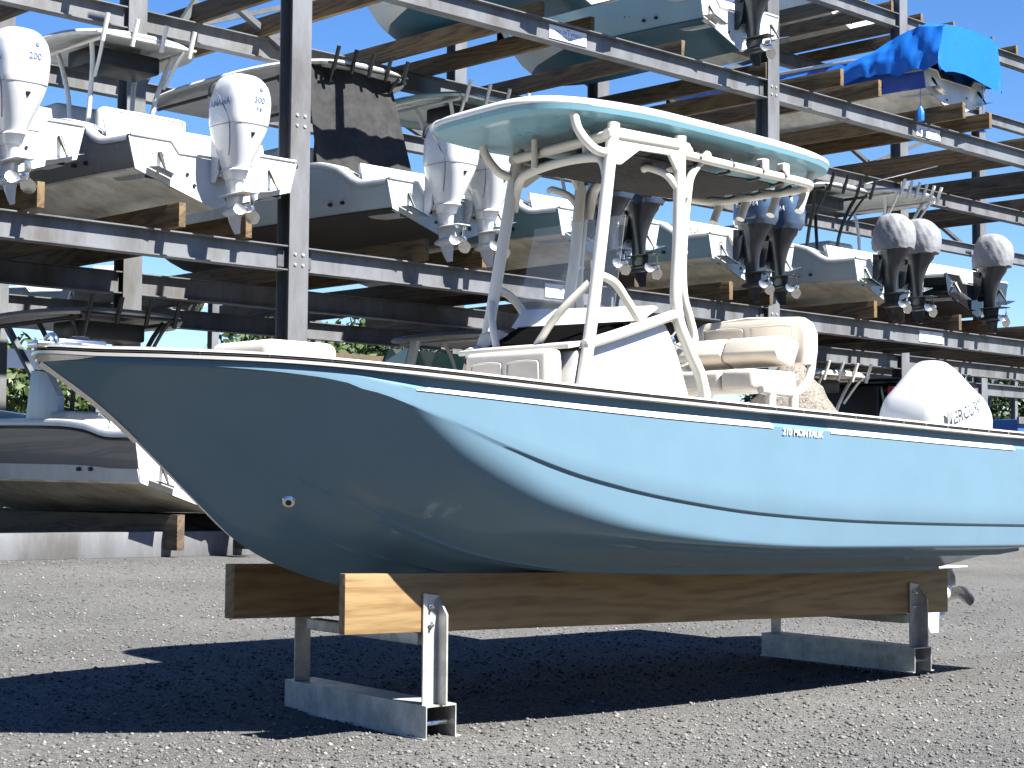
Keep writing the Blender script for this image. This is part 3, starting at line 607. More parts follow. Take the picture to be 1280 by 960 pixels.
# engine: local -y becomes +x
outboard(boat, (4.95 - 1.7, 0, .185), 'faceted', M['engwhite'], M['engwhite'], side='MERCURY', rz=R(90), textm=M['inkmid'], ssize=.11, sz=1.56, sy=-.28, slope=R(16))
for o in list(boat.children):
    if o.name.startswith('outboard_motor'): o.location = (0, 0, 0)
MB().rbox(5.0, 5.06, .38, .86, .75, 1.40, .01, 1).build('engine_bracket', M['white'], boat)

# ------------------------------------------------------------------ timber bunks and stands under the boat
def bunk(label, x0, x1, y0, y1, zb0, zb1, hh=.274):
    k = thing('timber_bunk', label, 'timber', (x0, y0, 0), 'timber bunks under the blue boat')
    mb = MB().hexa([(x0, y0, zb0), (x1, y0, zb1), (x1, y1, zb1), (x0, y1, zb0), (x0, y0, zb0 + hh), (x1, y0, zb1 + hh), (x1, y1, zb1 + hh), (x0, y1, zb0 + hh)])
    COL.objects.unlink(k); bpy.data.objects.remove(k)
    o = mb.build('timber_bunk', M['pine'], None, 30, .004); tag(o, label, 'timber', 'timber bunks under the blue boat')
bunk('near plank under the blue boat, its pale pine end sunlit', -.524, 4.475, .012, .055, .503, .396)
bunk('far plank under the blue boat, dark end jutting out left', -.335, 4.66, 1.13, 1.21, .503, .396)
def skew(mb): return mb.mod(lambda p: (p.x + .155 * p.y, p.y, p.z))   # the stands sit slightly askew under the boat
def stand(x, z0, ztop, label, zc_):
    s_ = thing('boat_stand', label, 'boat stand', (x, .6, z0), 'metal stands carrying the timber bunks')
    c = MB(); X0, X1 = x - .07, x + .12; h = .155
    pr = [(X0 - .02, 0), (X0 + .006, 0), (X0 + .006, h - .008), (X1 - .006, h - .008), (X1 - .006, 0), (X1 + .03, 0), (X1 + .03, .006), (X1, .006), (X1, h), (X0, h), (X0, .006), (X0 - .02, .006)]
    r0 = [(a, -.04, z0 + b) for a, b in pr]; r1 = [(a, 1.32, z0 + b) for a, b in pr]
    n = 12; c.add(r0 + r1, [(i, (i + 1) % n, n + (i + 1) % n, n + i) for i in range(n)] + [(0, 1, 10, 11), (1, 2, 9, 10), (2, 3, 8, 9), (3, 4, 7, 8), (4, 5, 6, 7), (n, n+1, n+10, n+11), (n+1, n+2, n+9, n+10), (n+2, n+3, n+8, n+9), (n+3, n+4, n+7, n+8), (n+4, n+5, n+6, n+7)])
    skew(c); base = c.build('base_channel', M['alu'], s_, 30)
    skew(MB().tube([(X0 + .004, .02, z0 + .065), (X1 - .004, .02, z0 + .065)], .012, 8)).build('tie_rod', M['chrome'], base)
    for y_, sy in ((.008, -1), (1.222, 1)):
        p = MB(); a0, a1 = x - .065, x + .035
        p.hexa([(a0, y_, z0 + h), (a1, y_, z0 + h), (a1, y_ + sy * .010, z0 + h), (a0, y_ + sy * .010, z0 + h), (a0, y_, ztop), (a1, y_, ztop - .015), (a1, y_ + sy * .010, ztop - .015), (a0, y_ + sy * .010, ztop)])
        q = y_ + sy * .0105; p.hexa([(a1 - .010, q, z0 + h), (a1, q, z0 + h), (a1, y_ + sy * .085, z0 + h), (a1 - .010, y_ + sy * .085, z0 + h), (a1 - .010, q, ztop - .02), (a1, q, ztop - .02), (a1, y_ + sy * .085, ztop - .10), (a1 - .010, y_ + sy * .085, ztop - .10)])
        skew(p); po = p.build('post', M['alu'], s_, 30)
        for z_ in (ztop - .065, ztop - .15): skew(MB().disc((x - .022, y_ + sy * .014, z_), (0, 1, 0), .016, .008, 6).tube([(x - .022, y_ + sy * .01, z_), (x - .022, y_ + sy * .035, z_)], .007, 8)).build('bolt', M['chrome'], po)
    skew(MB().box(x - .055, x + .025, .06, 1.12, zc_ - .06, zc_ - .004)).build('crossbar', M['alu'], s_, 30, .003)
    return s_
stand(.0, 0.0, .675, 'front metal stand whose sunlit post is bolted to the pale plank end', .49)
stand(4.08, .04, .60, 'rear metal stand in shade near the propeller', .40)

# ------------------------------------------------------------------ storage rack
W1, W2, W3, W4 = 11.3, 15.1, 18.9, 22.7; A_, B_ = 7.70, 17.38; BAY = B_ - A_
L2, L3, L4 = 3.87, 7.62, 11.37; BH = .31
rack = thing('boat_rack', 'tall galvanised steel boat rack with timber bunks filling the background', 'boat rack', (17, 15, .37))
cols = [A_ + BAY * i for i in range(-1, 5)]
for y_ in (W1, W2, W3):
    for x_ in cols:
        c = MB().ibeam((x_, y_ + .02, .3), (x_, y_ + .02, 12.3), .30, .26, .018, .014, up=(0, 1, 0)); co = c.build('column', M['steel'], rack, 30)
        if y_ == W1 and x_ in cols[1:4]:
            for z_ in (2.3, 3.95, 5.7, 7.70):
                for dx in (-.06, .06):
                    for dz in (0, .13): MB().disc((x_ + dx, y_ - .115, z_ + dz), (0, 1, 0), .02, .02, 6).build('bolt', M['alu'], co)
            MB().box(x_ - .28, x_ + .28, y_ - .10, y_ + .14, .36, .385).build('base_plate', M['steel2'], co)
for y_ in (W1, W2, W3):
    for z_ in (L2, L3, L4):
        for i in range(len(cols) - 1):
            a, b = cols[i] + .16, cols[i + 1] - .16
            be = MB().ibeam((a, y_, z_ + BH / 2), (b, y_, z_ + BH / 2), .20, BH, .016, .011).build('beam', M['steel'], rack, 30)
            if y_ == W1:
                for xx, sg in ((a, 1), (b, -1)): MB().box(min(xx - sg * .01, xx + sg * .10), max(xx - sg * .01, xx + sg * .10), y_ - .022, y_ - .008, z_ + .05, z_ + .26).build('cleat_plate', M['steel2'], be)
def brace(p0, p1, w=.11): MB().bar(p0, p1, w, w * .8).build('brace', M['steel2'], rack, 30)
brace((8.80, W2 + .1, 8.30), (7.82, W2 + .1, 6.77)); brace((9.22, W2 - .1, 8.38), (10.29, W2 - .1, 7.80))
for i in (1, 2, 3, 4):
    a, b = cols[i - 1], cols[i]
    for z0, z1 in ((7.9, 11.3),):
        brace((a + .2, W3 + .15, z0), (b - .2, W3 + .15, z1)); brace((a + .2, W3 + .3, z1), (b - .2, W3 + .3, z0))
for x_ in cols[:4]:
    brace((x_, W2 + .2, .5), (x_, W3 - .2, 3.8), .09)
wkeys = ['wetpine', 'oldpine']
def timbers(cx, zb, y0=10.95, y1=19.8, half=.52, m=None):
    for sx in (-1, 1):
        ya = y0 + random.uniform(-.12, .12); yb = y1 + random.uniform(-.4, .3); x_ = cx + sx * half; k = M[m or random.choice(wkeys)]
        t = MB().box(x_ - .045, x_ + .045, ya, yb, zb + .001, zb + .285)
        me = t.mesh('timber_bunk', k, 30, .004); o = link('timber_bunk', me, rack)
SLOT2 = [0.1, 3.42, 6.30, 10.15, 13.2, 16.5, 20.3, 23.27, 26.0, 29.2, 32.4]
for c in SLOT2: timbers(c, L2 + BH)
SLOT3 = [3.0, 6.1, 9.3, 12.68, 16.23, 19.0, 22.6, 26.2, 29.4, 32.6]
for c in SLOT3: timbers(c, L3 + BH, half=.55 if c != 16.23 else 1.02, y0=10.5 if c in (19.0, 22.6) else 11.32, m='wetpine' if c in (19.0, 22.6) else None)
for c in (26.3, 28.7, 31.6): timbers(c, L4 + BH, y0=15.1, half=.55)
tag(MB().box(-3, 36, W1 - .14, W1 + .16, .371, .66).build('ground_beam', M['steel'], rack, 30, .006))
def sign(x, z, y, label, w=.78, h=.20):
    s_ = MB().box(x - w / 2, x + w / 2, y - .020, y - .0075, z - h / 2, z + h / 2).build('load_sign', M['sign'], None, 30); tag(s_, label, 'sign', 'load limit signs on the rack beams')
    for t, dz, sz in (('MIN', .07, .035), ('• MAX OF 3 VESSELS •', .018, .072), ('@ 12,000 LBS EACH', -.055, .072)):
        text_mesh(t, sz, lambda a, b, c: Vector((x + a, y - .0205 - c, z + dz + b)), M['ink'], 'lettering', s_)
sign(12.6, 7.79, W1 - .0, 'white load limit sign on the upper beam above the hard top')
sign(22.15, 7.79, W1, 'white load limit sign on the beam below the blue tarpaulin')
sign(12.55, 4.03, W1, 'white load limit sign on the lower beam, behind the hard top legs')
sign(22.2, 4.03, W1, 'white load limit sign on the lower beam, above the white engine cowling')
sign(28.2, 11.54, W2, 'white load limit sign on the topmost beam, upper right')

# ------------------------------------------------------------------ racked boats
def canopy_mb(hw, l0, l1, z, th=.07, n=40, crown=.06):
    cx, cy, ax, ay = 0, (l0 + l1) / 2, hw, (l1 - l0) / 2; rings = []
    def ring(ins, zz):
        out = []
        for i in range(n):
            t = 2 * math.pi * i / n; c, s_ = math.cos(t), math.sin(t); e = 3.2
            x = (ax - ins) * math.copysign(abs(c) ** (2 / e), c); y = cy + (ay - ins) * math.copysign(abs(s_) ** (2 / e), s_)
            out.append((x, y, zz + crown * (1 - (x / ax) ** 2) - .02 * ((y - cy) / ay) ** 2))
        return out
    return MB().loft([ring(.35, z + .03), ring(.08, z + .01), ring(.02, z), ring(0, z + th * .5), ring(.03, z + th), ring(.15, z + th + .02), ring(.45, z + th + .04)])
def rack_boat(label, u, y0, keel, L=7.4, hw=1.16, side='rackwhite', bottom='creambot', deck='rackwhite', tran=None, engines=(), eng=None, ttop=None, seat=False, group='boats stored on the rack', cat='boat', names=(), band=0.0, rz=0., console=True, boot=None, quarter=.72, hump=1.):
    b = thing('fishing_boat', label, cat, (u, y0, keel), group, world=False, rz=rz)
    HBt = [(0, hw * .94), (1.2, hw), (L * .45, hw * 1.02), (L * .65, hw * .88), (L * .82, hw * .55), (L * .93, hw * .24), (L, .0)]
    ZSt = [(0, quarter), (.45, quarter + .01), (1.0, quarter + .28 * hump), (1.5, quarter + .38 * hump), (L * .5, 1.15), (L, 1.62)]
    ZCt = [(0, .36), (L * .5, .42), (L * .75, .68), (L, 1.5)]
    ZKt = [(0, .02), (L * .5, .0), (L * .72, .10), (L * .88, .60), (L, 1.48)]
    ys = list(np.linspace(0, 1.6, 13)) + list(np.linspace(1.9, L, 18)); sideR, botR, capR = [], [], []
    for y in ys:
        h, z, c, k = pch(y, HBt), pch(y, ZSt), pch(y, ZCt), pch(y, ZKt); cb = h * lerp(y, [(0, .92), (L * .6, .86), (L, .8)])
        half = [(cb, c), (cb + (h - cb) * .45, c + (z - c) * .35), (cb + (h - cb) * .8, c + (z - c) * .7), (h, z)]
        sideR.append([(-w, y, zz) for w, zz in half[::-1]] + [(w, y, zz) for w, zz in half])
        bo = [(cb + .012, c + .012), (cb, c - .012), (cb * .94, c - .014), (cb * .62, k + (c - k) * .60), (cb * .58, k + (c - k) * .54), (cb * .3, k + (c - k) * .28), (0, k)]
        botR.append([(-w, y, zz) for w, zz in bo] + [(w, y, zz) for w, zz in bo[::-1][1:]])
        cp = [(h + .022, z - .05), (h + .026, z - .02), (h + .012, z + .022), (max(h - .05, 0), z + .035), (max(h - .20, 0), z + .03), (max(h - .23, 0), z - .45)]
        capR.append([(-w, y, zz) for w, zz in cp] + [(w, y, zz) for w, zz in cp[::-1]])
    sd = MB().loft(sideR, False, False, False); hullo = sd.build('hull', M[side], b, 30)
    MB().loft(botR, False, False, False).build('hull_bottom', M[bottom], b, 25)
    MB().loft(capR, False, False, False).build('deck', M[deck], b, 30)
    if boot:
        for s_ in (-1, 1):
            MB().tube([(s_ * (pch(y, HBt) + .012), y, pch(y, ZSt) - .07) for y in ys[:-2]], .018, 6).build('side_line', M['black'], hullo, 60)
            bs = []
            for y in ys[:-1]:
                h_, z_, c_ = pch(y, HBt), pch(y, ZSt), pch(y, ZCt); cb_ = h_ * lerp(y, [(0, .92), (L * .6, .86), (L, .8)]); w0 = cb_ + .008; w1 = cb_ + (h_ - cb_) * .45 + .008
                bs.append([(s_ * w0, y, c_ + .01), (s_ * (w0 + (w1 - w0) * .8), y, c_ + (z_ - c_) * .28), (s_ * (w0 + (w1 - w0) * .8 - .02), y, c_ + (z_ - c_) * .28), (s_ * (w0 - .02), y, c_ + .01)])
            MB().loft(bs).build('chine_band', M['rackwhite'], hullo, 30)
    h, cb = hw * .94, hw * .94 * .92; kz = .02
    # transom with engine notch
    tr = MB(); nt_ = quarter + .03
    tr.prism([(-cb, .36), (-h, nt_ - .03), (-h + .06, nt_), (-.62, nt_), (-.50, .60), (.50, .60), (.62, nt_), (h - .06, nt_), (h, nt_ - .03), (cb, .36), (0, kz)], lambda a, c, d: (a, d, c), -.012, .06)
    tro = tr.build('transom', M[tran or side], b, 30)
    w_ = MB(); w_.box(-.62, .62, .05, .60, .52, .60); w_.hexa([(-h + .06, .5, .6), (h - .06, .5, .6), (h - .1, .58, .6), (-h + .1, .58, .6), (-h + .06, .62, 1.03), (h - .06, .62, 1.03), (h - .1, .72, 1.03), (-h + .1, .72, 1.03)])
    w_.build('splash_well', M[deck], b, 30, .01)
    rim = MB().tube([(-h + .02, -.016, nt_), (-.63, -.016, nt_), (-.52, -.016, .62), (.52, -.016, .62), (.63, -.016, nt_), (h - .02, -.016, nt_)], .018, 8); rim.build('transom_rim', M[deck], tro)
    for s_ in (-1, 1):
        tb = MB(); tb.hexa([(s_ * .62, -.02, .30), (s_ * .95, -.02, .40), (s_ * .95, -.26, .375), (s_ * .62, -.26, .275), (s_ * .62, -.02, .306), (s_ * .95, -.02, .406), (s_ * .95, -.26, .381), (s_ * .62, -.26, .281)]); t_o = tb.build('trim_tab', M['chrome'], b)
        MB().tube([(s_ * .78, -.018, .58), (s_ * .785, -.07, .50), (s_ * .79, -.17, .345)], [.028, .024, .012], 8).build('tab_ram', M['black'], t_o)
    dz = MB()
    for x_, z_, r in ((-.40, .38, .022), (-.30, .26, .022), (.30, .24, .03), (.38, .40, .02), (.16, .16, .026)): dz.disc((x_, -.016, z_), (0, 1, 0), r, .02, 10)
    dz.build('drain', M['black'], tro)
    sdn = MB()
    for y_ in (.9, 1.15): sdn.disc((-pch(y_, HBt) * .955 - .0, y_, .52), (1, 0, .1), .025, .05, 10)
    sdn.build('scupper', M['black'], hullo)
    for s_ in (-1, 1):
        cl = MB().tube([(s_ * (hw - .13), .62, quarter + .12), (s_ * (hw - .13), .62, quarter + .15), (s_ * (hw - .13), .84, quarter + .25), (s_ * (hw - .13), .84, quarter + .22)], .012, 6); cl.build('cleat', M['chrome'], b)
    if console:
        MB().rbox(-.42, .42, 3.0, 4.0, .5, 1.72, .08, 3).build('console', M[deck], b, 50)
    if seat:
        sm = MB().rbox(-.62, .62, 1.55, 1.75, .6, 1.42, .09, 3).build('seat_back', M['offwhite'], b, 50)
        MB().tube([(-.52, 1.50, 1.10), (-.50, 1.44, 1.30), (-.40, 1.43, 1.34), (.40, 1.43, 1.34), (.50, 1.44, 1.30), (.52, 1.50, 1.10)], .022, 8, 4).build('grab_rail', M['white'], sm)
    if ttop:
        t = ttop; c_o = canopy_mb(t.get('hw', 1.0), t['y0'], t['y1'], t['z']).build('hard_top', M[t.get('m', 'rackwhite')], b, 50)
        pm = M[t.get('pm', 'white')]; hw_ = t.get('hw', 1.0) * .6; zt = t['z'] + .02
        for s_ in (-1, 1):
            for yy, lean in ((t['y0'] + .45, .25), (t['y0'] + 1.15, -.1)):
                MB().tube([(s_ * .46, yy + lean, .7), (s_ * .46, yy + lean * .6, zt - .75), (s_ * .52, yy, zt - .3), (s_ * hw_, yy - lean * .4, zt)], .032, 8, 4).build('frame_leg', pm, c_o, 60)
            MB().tube([(s_ * .50, t['y0'] + .42, zt - .45), (s_ * .55, t['y0'] + .2, zt - .15), (s_ * .6, t['y0'] + .08, zt)], .024, 8, 3).build('frame_brace', pm, c_o, 60)
            MB().tube([(s_ * hw_, t['y0'] + .12, zt - .03), (s_ * hw_, t['y1'] - .2, zt - .03)], .028, 8).build('top_rail', pm, c_o, 60)
        if t.get('box', True): MB().rbox(-.5, .5, t['y0'] + .5, t['y0'] + 1.1, zt - .26, zt - .03, .03, 2).build('electronics_box', M['black'], c_o)
        for k in range(t.get('rods', 0)):
            x_ = -.63 + k * 1.26 / max(1, t['rods'] - 1); yr = t['y0'] - .02; zr = t['z'] + t.get('rz', .05)
            n = 10; p0, p1 = Vector((x_, yr + .06, zr - .12)), Vector((x_, yr - .06, zr + .20)); MB().tube([p0, p1], .03, 10).build('rod_holder', M[t.get('rm', t.get('pm', 'white'))], c_o, 60)
        if t.get('rods'): MB().tube([(-.72, t['y0'] + .03, t['z'] + t.get('rz', .05) - .02), (.72, t['y0'] + .03, t['z'] + t.get('rz', .05) - .02)], .02, 8).build('rod_rack', pm, c_o, 60)
        if t.get('whips'):
            MB().tube([(-.5, t['y0'] + 1, zt + .1), (-.9, t['y0'] + 3.6, zt + .45)], .012, 6).build('outrigger', M['chrome'], c_o); MB().tube([(.5, t['y0'] + 1, zt + .1), (.9, t['y0'] - 1.2, zt + .40)], .012, 6).build('outrigger', M['chrome'], c_o)
        if t.get('curtain'):
            cv = []; 
            for i in range(9):
                a = i / 8; cv.append([(-.95 + 1.55 * a, t['y0'] + .25 + .05 * math.sin(9 * a), zt), (-1.0 + 1.75 * a, t['y0'] - .15 + .07 * math.sin(12 * a), .9 + .02 * math.cos(7 * a))])
            q = MB(); q.add([p for r in cv for p in r] + [(x, y + .01, z) for r in cv for x, y, z in r], []); m_ = len(cv) * 2
            for i in range(8): q.f += [(2*i, 2*i+1, 2*i+3, 2*i+2), (m_+2*i+2, m_+2*i+3, m_+2*i+1, m_+2*i)]
            q.build('curtain', M['cloth'], b, 60)
    for e in engines:
        dx, style, cm, lm, sd_, bk_, bk2, tm = e
        outboard(b, (dx, -.03, -.30), style, M[cm], M[lm], side=sd_, back=bk_, back2=bk2, textm=M[tm], ssize=.11)
    for (t, sz, where, m_) in names:
        if where == 'quarter':  # on the sloping quarter panel near the stern
            text_mesh(t, sz, lambda a, c, d: Vector((-.30 + a, .505 + .12 * (c + .22) / .43 - .012 - d, .82 + c)), M[m_], 'lettering', b)
        elif where == 'transom': text_mesh(t, sz, lambda a, c, d: Vector((-.80 + a, -.0145 - d, .56 + c)), M[m_], 'lettering', b)
        elif where == 'side':
            yy = 1.25
            text_mesh(t, sz, lambda a, c, d: Vector((-(pch(yy - a, HBt) * (.93 + .05 * (c + .1))) - .012 - d, yy - a, .70 + c)), M[m_], 'lettering', b, shear=.25)
    return b
YW = ('modern', 'engwhite', 'engwhite')
YN = ('classic', 'engnavy', 'engleg')
YG = ('covered', 'covergrey', 'engleg')
K2 = L2 + BH + .26
rack_boat('white boat with a single tall 200 engine at the left edge of the picture', 3.45, 11.0, K2, engines=[(.05, *YW, 'YAMAHA', '200', None, 'ink')], seat=False)
rack_boat('grey sided boat with white 300 engine and rod holders on its white top', 6.30, 11.0, K2, side='grey2', bottom='whitebot', tran='rackwhite', hw=1.27, engines=[(.08, *YW, 'YAMAHA', '300', 'V6', 'ink')], seat=True, ttop=dict(y0=1.5, y1=3.5, z=2.28, hw=1.0, rods=4, m='rackwhite'), names=[('— ROBALO', .07, 'transom', 'inkgrey')])
rack_boat('boat with black bottom, twin white engines and dark curtain under its top', 10.10, 11.0, K2, side='icewhite', bottom='antifoul', engines=[(-.36, *YW, None, None, None, 'inkgrey'), (.36, *YW, None, None, None, 'inkgrey')], ttop=dict(y0=1.75, y1=6.2, z=2.62, hw=1.25, rods=5, m='rackwhite', pm='black', curtain=True), L=8.2, hw=1.22)
rack_boat('seafoam green boat with twin navy engines behind the hard top legs', 13.2, 11.0, K2, side='seafoam', bottom='creambot', tran='icewhite', engines=[(-.34, *YN, 'YAMAHA', None, None, 'inkwhite'), (.34, *YN, 'YAMAHA', None, None, 'inkwhite')], ttop=dict(y0=2.4, y1=5.0, z=2.78, hw=1.12, rods=4, m='seafoam'), names=[('P', .2, 'transom', 'inkgrey')])
rack_boat('ice blue boat with a lettered stern and twin navy engines', 16.55, 11.0, K2, side='paleblue', bottom='creambot', tran='icewhite', engines=[(-.34, *YN, 'YAMAHA', '200', None, 'inkwhite'), (.34, *YN, 'YAMAHA', '200', None, 'inkwhite')], names=[('Island Boy', .27, 'quarter', 'inkbrown'), ('P', .2, 'transom', 'inkgrey')], ttop=dict(y0=2.6, y1=4.6, z=2.5, hw=1.0, m='canopygrey'))
rack_boat('white boat with twin grey covered engines and a black framed top', 20.45, 11.0, K2, side='icewhite', bottom='creambot', engines=[(-.40, *YG, None, None, None, 'inkwhite'), (.40, *YG, None, None, None, 'inkwhite')], ttop=dict(y0=.8, y1=3.4, z=2.12, hw=1.1, rods=4, pm='black', rm='black', whips=True), names=[('P', .18, 'transom', 'inkgrey')])
rack_boat('black hulled boat with one grey covered engine and white top', 23.3, 11.0, K2, side='blackhull', bottom='antifoul', deck='rackwhite', engines=[(.0, *YG, None, None, None, 'inkwhite')], ttop=dict(y0=1.2, y1=3.6, z=2.42, hw=1.15, rods=6, box=False), names=[('220', .16, 'transom', 'inkgrey')])
# level three
K3 = L3 + BH + .24
rack_boat('pale boat with blue bottom paint and black engine, high above the hard top', 16.25, 11.0, K3, L=5.6, hw=1.06, side='paleblue', bottom='waterline', tran='rackwhite', engines=[(.0, 'classic', 'black', 'engleg', None, None, None, 'inkwhite')], names=[('HYDRA', .2, 'side', 'inkblack'), ('— — —', .10, 'transom', 'inkgrey')], console=False)
rack_boat('pale boat whose bow points out above the middle of the top edge', 12.68, 10.9, K3, L=5.4, hw=1.06, side='rackwhite', bottom='waterline', tran='rackwhite', engines=[], console=False)
rack_boat('white bottomed boat high on the topmost timbers, upper right', 28.7, 17.3, L4 + BH + .24, L=8, hw=1.25, side='rackwhite', bottom='whitebot', engines=[], console=False)

# tarpaulin covered boat
tb = rack_boat('boat wrapped in a bright blue tarpaulin on the high right timbers', 22.6, 11.0, K3 - .05, L=7.0, hw=1.12, side='tarpd', bottom='whitebot', tran='rackwhite', engines=[], console=False)
rings = []
for y in np.concatenate([np.linspace(-.34, 1.2, 22), np.linspace(1.35, 7.0, 24)]):
    h = lerp(y, [(-.34, 1.02), (1.2, 1.20), (3.2, 1.20), (4.6, 1.02), (5.8, .62), (6.6, .28), (7.0, .06)]); zt = lerp(y, [(-.34, 1.54), (-.1, 1.58), (.15, 1.60), (.4, 1.55), (1.3, 1.34), (2, 1.27), (3, 1.24), (4.2, 1.24), (7, 1.60)])
    zb = lerp(y, [(-.34, .74), (.4, .64), (.9, .72), (2, .62), (4, .68), (7, 1.4)]) + .025 * math.sin(11 * y) + .015 * math.sin(23 * y)
    f = lerp(y, [(-.34, .72), (.5, .70), (1.0, .55), (1.6, .40), (3, .2), (7, .1)]); half = []
    pr = [(h + .06, zb), (h + .05, zb + .25), (h * .97, zb + (zt - zb) * .62), (h * min(.96, f + .18), zt - .08), (h * f, zt - .01), (0, zt + .02)]
    for i in range(5):
        for k in range(4): t = k / 4; half.append((pr[i][0] * (1 - t) + pr[i+1][0] * t, pr[i][1] * (1 - t) + pr[i+1][1] * t))
    half.append(pr[5]); out = []
    for sg, hl in ((-1, half), (1, half[::-1][1:])):
        for w_, z in hl:
            q = (z - zb) / max(.1, zt - zb); fold = .028 * abs(math.sin(4.2 * y + 2.1 * q * sg + .8)) * (1 - .5 * q) + .014 * math.sin(13 * y - 6 * q) + .01 * math.sin(29 * y + 4 * q)
            out.append((sg * (w_ + fold * min(1, w_ * 3)), y, z + .012 * math.sin(9 * y + 7 * w_ * sg)))
    rings.append(out)
q = MB().loft(rings, False, False, False)
m_ = len(rings[0]); gr = []
for j in range(9):                                  # hanging stern panel with vertical folds
    t = j / 8; row = []
    for i in range(25):
        u_ = i / 24; k = u_ * (m_ - 1); i0 = int(k); i1 = min(m_ - 1, i0 + 1); p = [rings[0][i0][c] * (1 - (k - i0)) + rings[0][i1][c] * (k - i0) for c in range(3)]
        zb_ = .60 + .05 * math.sin(5 * u_) + .03 * math.sin(17 * u_); z = p[2] * (1 - t) + zb_ * t if p[2] > zb_ else p[2]
        row.append((p[0] * (1 - .03 * t), p[1] - .002 - (.035 * abs(math.sin(9 * u_ + .6)) + .02 * math.sin(31 * u_)) * t, z))
    gr.append(row)
q.loft(gr, False, False, False); tp = link('tarpaulin', q.mesh('tarpaulin', M['tarp'], 40), tb)
for x_, y_ in ((-1.0, .1), (.62, -.2)):
    MB().tube([(x_, y_, .66), (x_, y_, -.05)], .006, 5).build('tie_cord', M['tarp'], tp); MB().tube([(x_, y_, .05), (x_, y_, -.05), (x_, y_, -.22)], [.02, .075, .07], 8).build('tie_weight', M['tarp'], tp)

# ground level boats under the rack
def skid(u, y0, y1, z0, z1, label):
    s_ = thing('boat_cradle', label, 'cradle', (u, (y0 + y1) / 2, .37), 'cradles under the ground level boats')
    for sx in (-1, 1): MB().box(u + sx * .5 - .05, u + sx * .5 + .05, y0, y1, z0, z1).build('timber_rail', M['oldpine'], s_, 30, .004)
    for y_ in (y0 + .4, y1 - .4): MB().box(u - .75, u + .75, y_ - .08, y_ + .08, .371, z0).build('cross_block', M['concrete'], s_, 30, .01)
K1 = .86
lb = rack_boat('warm grey boat with white deck under the left end of the rack', 6.35, 10.9, K1, side='grey', bottom='creambot', deck='rackwhite', tran='rackwhite', L=8.2, hw=1.22, group='boats parked under the rack', engines=[(.30, *YW, None, None, None, 'inkgrey')], ttop=dict(y0=1.9, y1=4.6, z=2.42, hw=1.12, m='canopygrey', pm='black', rods=4), seat=False, quarter=.92, hump=.42, boot='ink', console=False)
MB().rbox(-.75, -.2, 2.2, 2.6, .8, 1.25, .05, 3).build('seat_cushion', M['vinyl'], lb, 50); MB().rbox(-.9, .1, 1.2, 1.6, .7, 1.12, .05, 3).build('seat_cushion', M['vinyl'], lb, 50)
MB().prism([(2.6, .7), (2.62, 1.45), (2.9, 1.75), (3.3, 1.8), (3.5, .7)], lambda a, c, d: (d, a, c), -.62, -.52).build('console_side', M['rackwhite'], lb, 30, .01)
skid(6.35, 10.9, 17.5, .45, .86, 'timber and block cradle under the warm grey boat')
mb_ = rack_boat('pilothouse boat with teal windscreen under the middle of the rack', 13.6, 12.2, .95, side='rackwhite', bottom='creambot', L=7.6, group='boats parked under the rack', engines=[], ttop=dict(y0=.9, y1=3.3, z=2.56, hw=1.15, m='canopygrey', box=False), console=False)
for s_ in (-1, 1):
    fo = MB().prism([(2.75, 1.25), (2.9, 1.25), (2.45, 2.56), (2.3, 2.56)], lambda a, c, d: (d, a, c), s_ * 1.0 - .04, s_ * 1.0 + .04).build('window_post', M['offwhite'], mb_, 30)
    MB().prism([(2.95, 1.3), (3.75, 1.3), (3.3, 2.2), (2.52, 2.5)], lambda a, c, d: (d, a, c), s_ * 1.0 - .01, s_ * 1.0 + .01).build('side_window', M['glass'], mb_)
fw_ = MB().hexa([(-.95, 3.75, 1.25), (.95, 3.75, 1.25), (.95, 3.82, 1.25), (-.95, 3.82, 1.25), (-.85, 3.2, 2.5), (.85, 3.2, 2.5), (.85, 3.26, 2.5), (-.85, 3.26, 2.5)]).build('windscreen', M['glass'], mb_)
MB().rbox(-.95, .95, 3.4, 5.2, .8, 1.27, .06, 2).build('cabin', M['offwhite'], mb_, 50)
skid(13.6, 12.2, 18, .45, .95, 'timber and block cradle under the pilothouse boat')
rack_boat('cream topped boat with four rod holders behind the leaning post seat', 20.0, 11.2, .9, side='rackwhite', bottom='whitebot', L=7, group='boats parked under the rack', engines=[(.0, *YW, None, None, None, 'inkgrey')], ttop=dict(y0=.4, y1=2.6, z=2.30, hw=1.1, rods=4, m='vinyl', pm='cream'))
skid(20.0, 11.2, 17, .45, .9, 'timber and block cradle under the cream topped boat')
db = rack_boat('dark hardtop boat with painted red window reflections left of the white engine', 23.6, 11.4, .9, side='blackhull', bottom='antifoul', deck='blackhull', L=7.4, group='boats parked under the rack', engines=[], ttop=dict(y0=.9, y1=4.2, z=2.35, hw=1.2, m='black', pm='black', box=False), console=True)
MB().rbox(-1.02, 1.02, 1.3, 3.8, .9, 2.34, .05, 2).build('enclosure', M['black'], db, 50)
for x_ in (-.95, -.25, .5):
    MB().hexa([(x_, .95, 1.0), (x_ + .5, .95, 1.0), (x_ + .5, 1.0, 1.0), (x_, 1.0, 1.0), (x_, 1.25, 2.3), (x_ + .5, 1.25, 2.3), (x_ + .5, 1.30, 2.3), (x_, 1.30, 2.3)]).build('window', M['blackgl'], db)
MB().tube([(-.3, .98, 1.0), (-.34, 1.2, 2.2)], .03, 8).build('red_reflection', M['red'], db); MB().tube([(.42, .98, 1.0), (.40, 1.1, 1.5)], .03, 8).build('red_reflection', M['red'], db)  # red reflections in the windows, put in as solid coloured pieces
MB().rbox(-1.0, -.55, 1.0, 1.1, 2.05, 2.3, .02, 2).build('red_pane_reflection', M['red'], db)
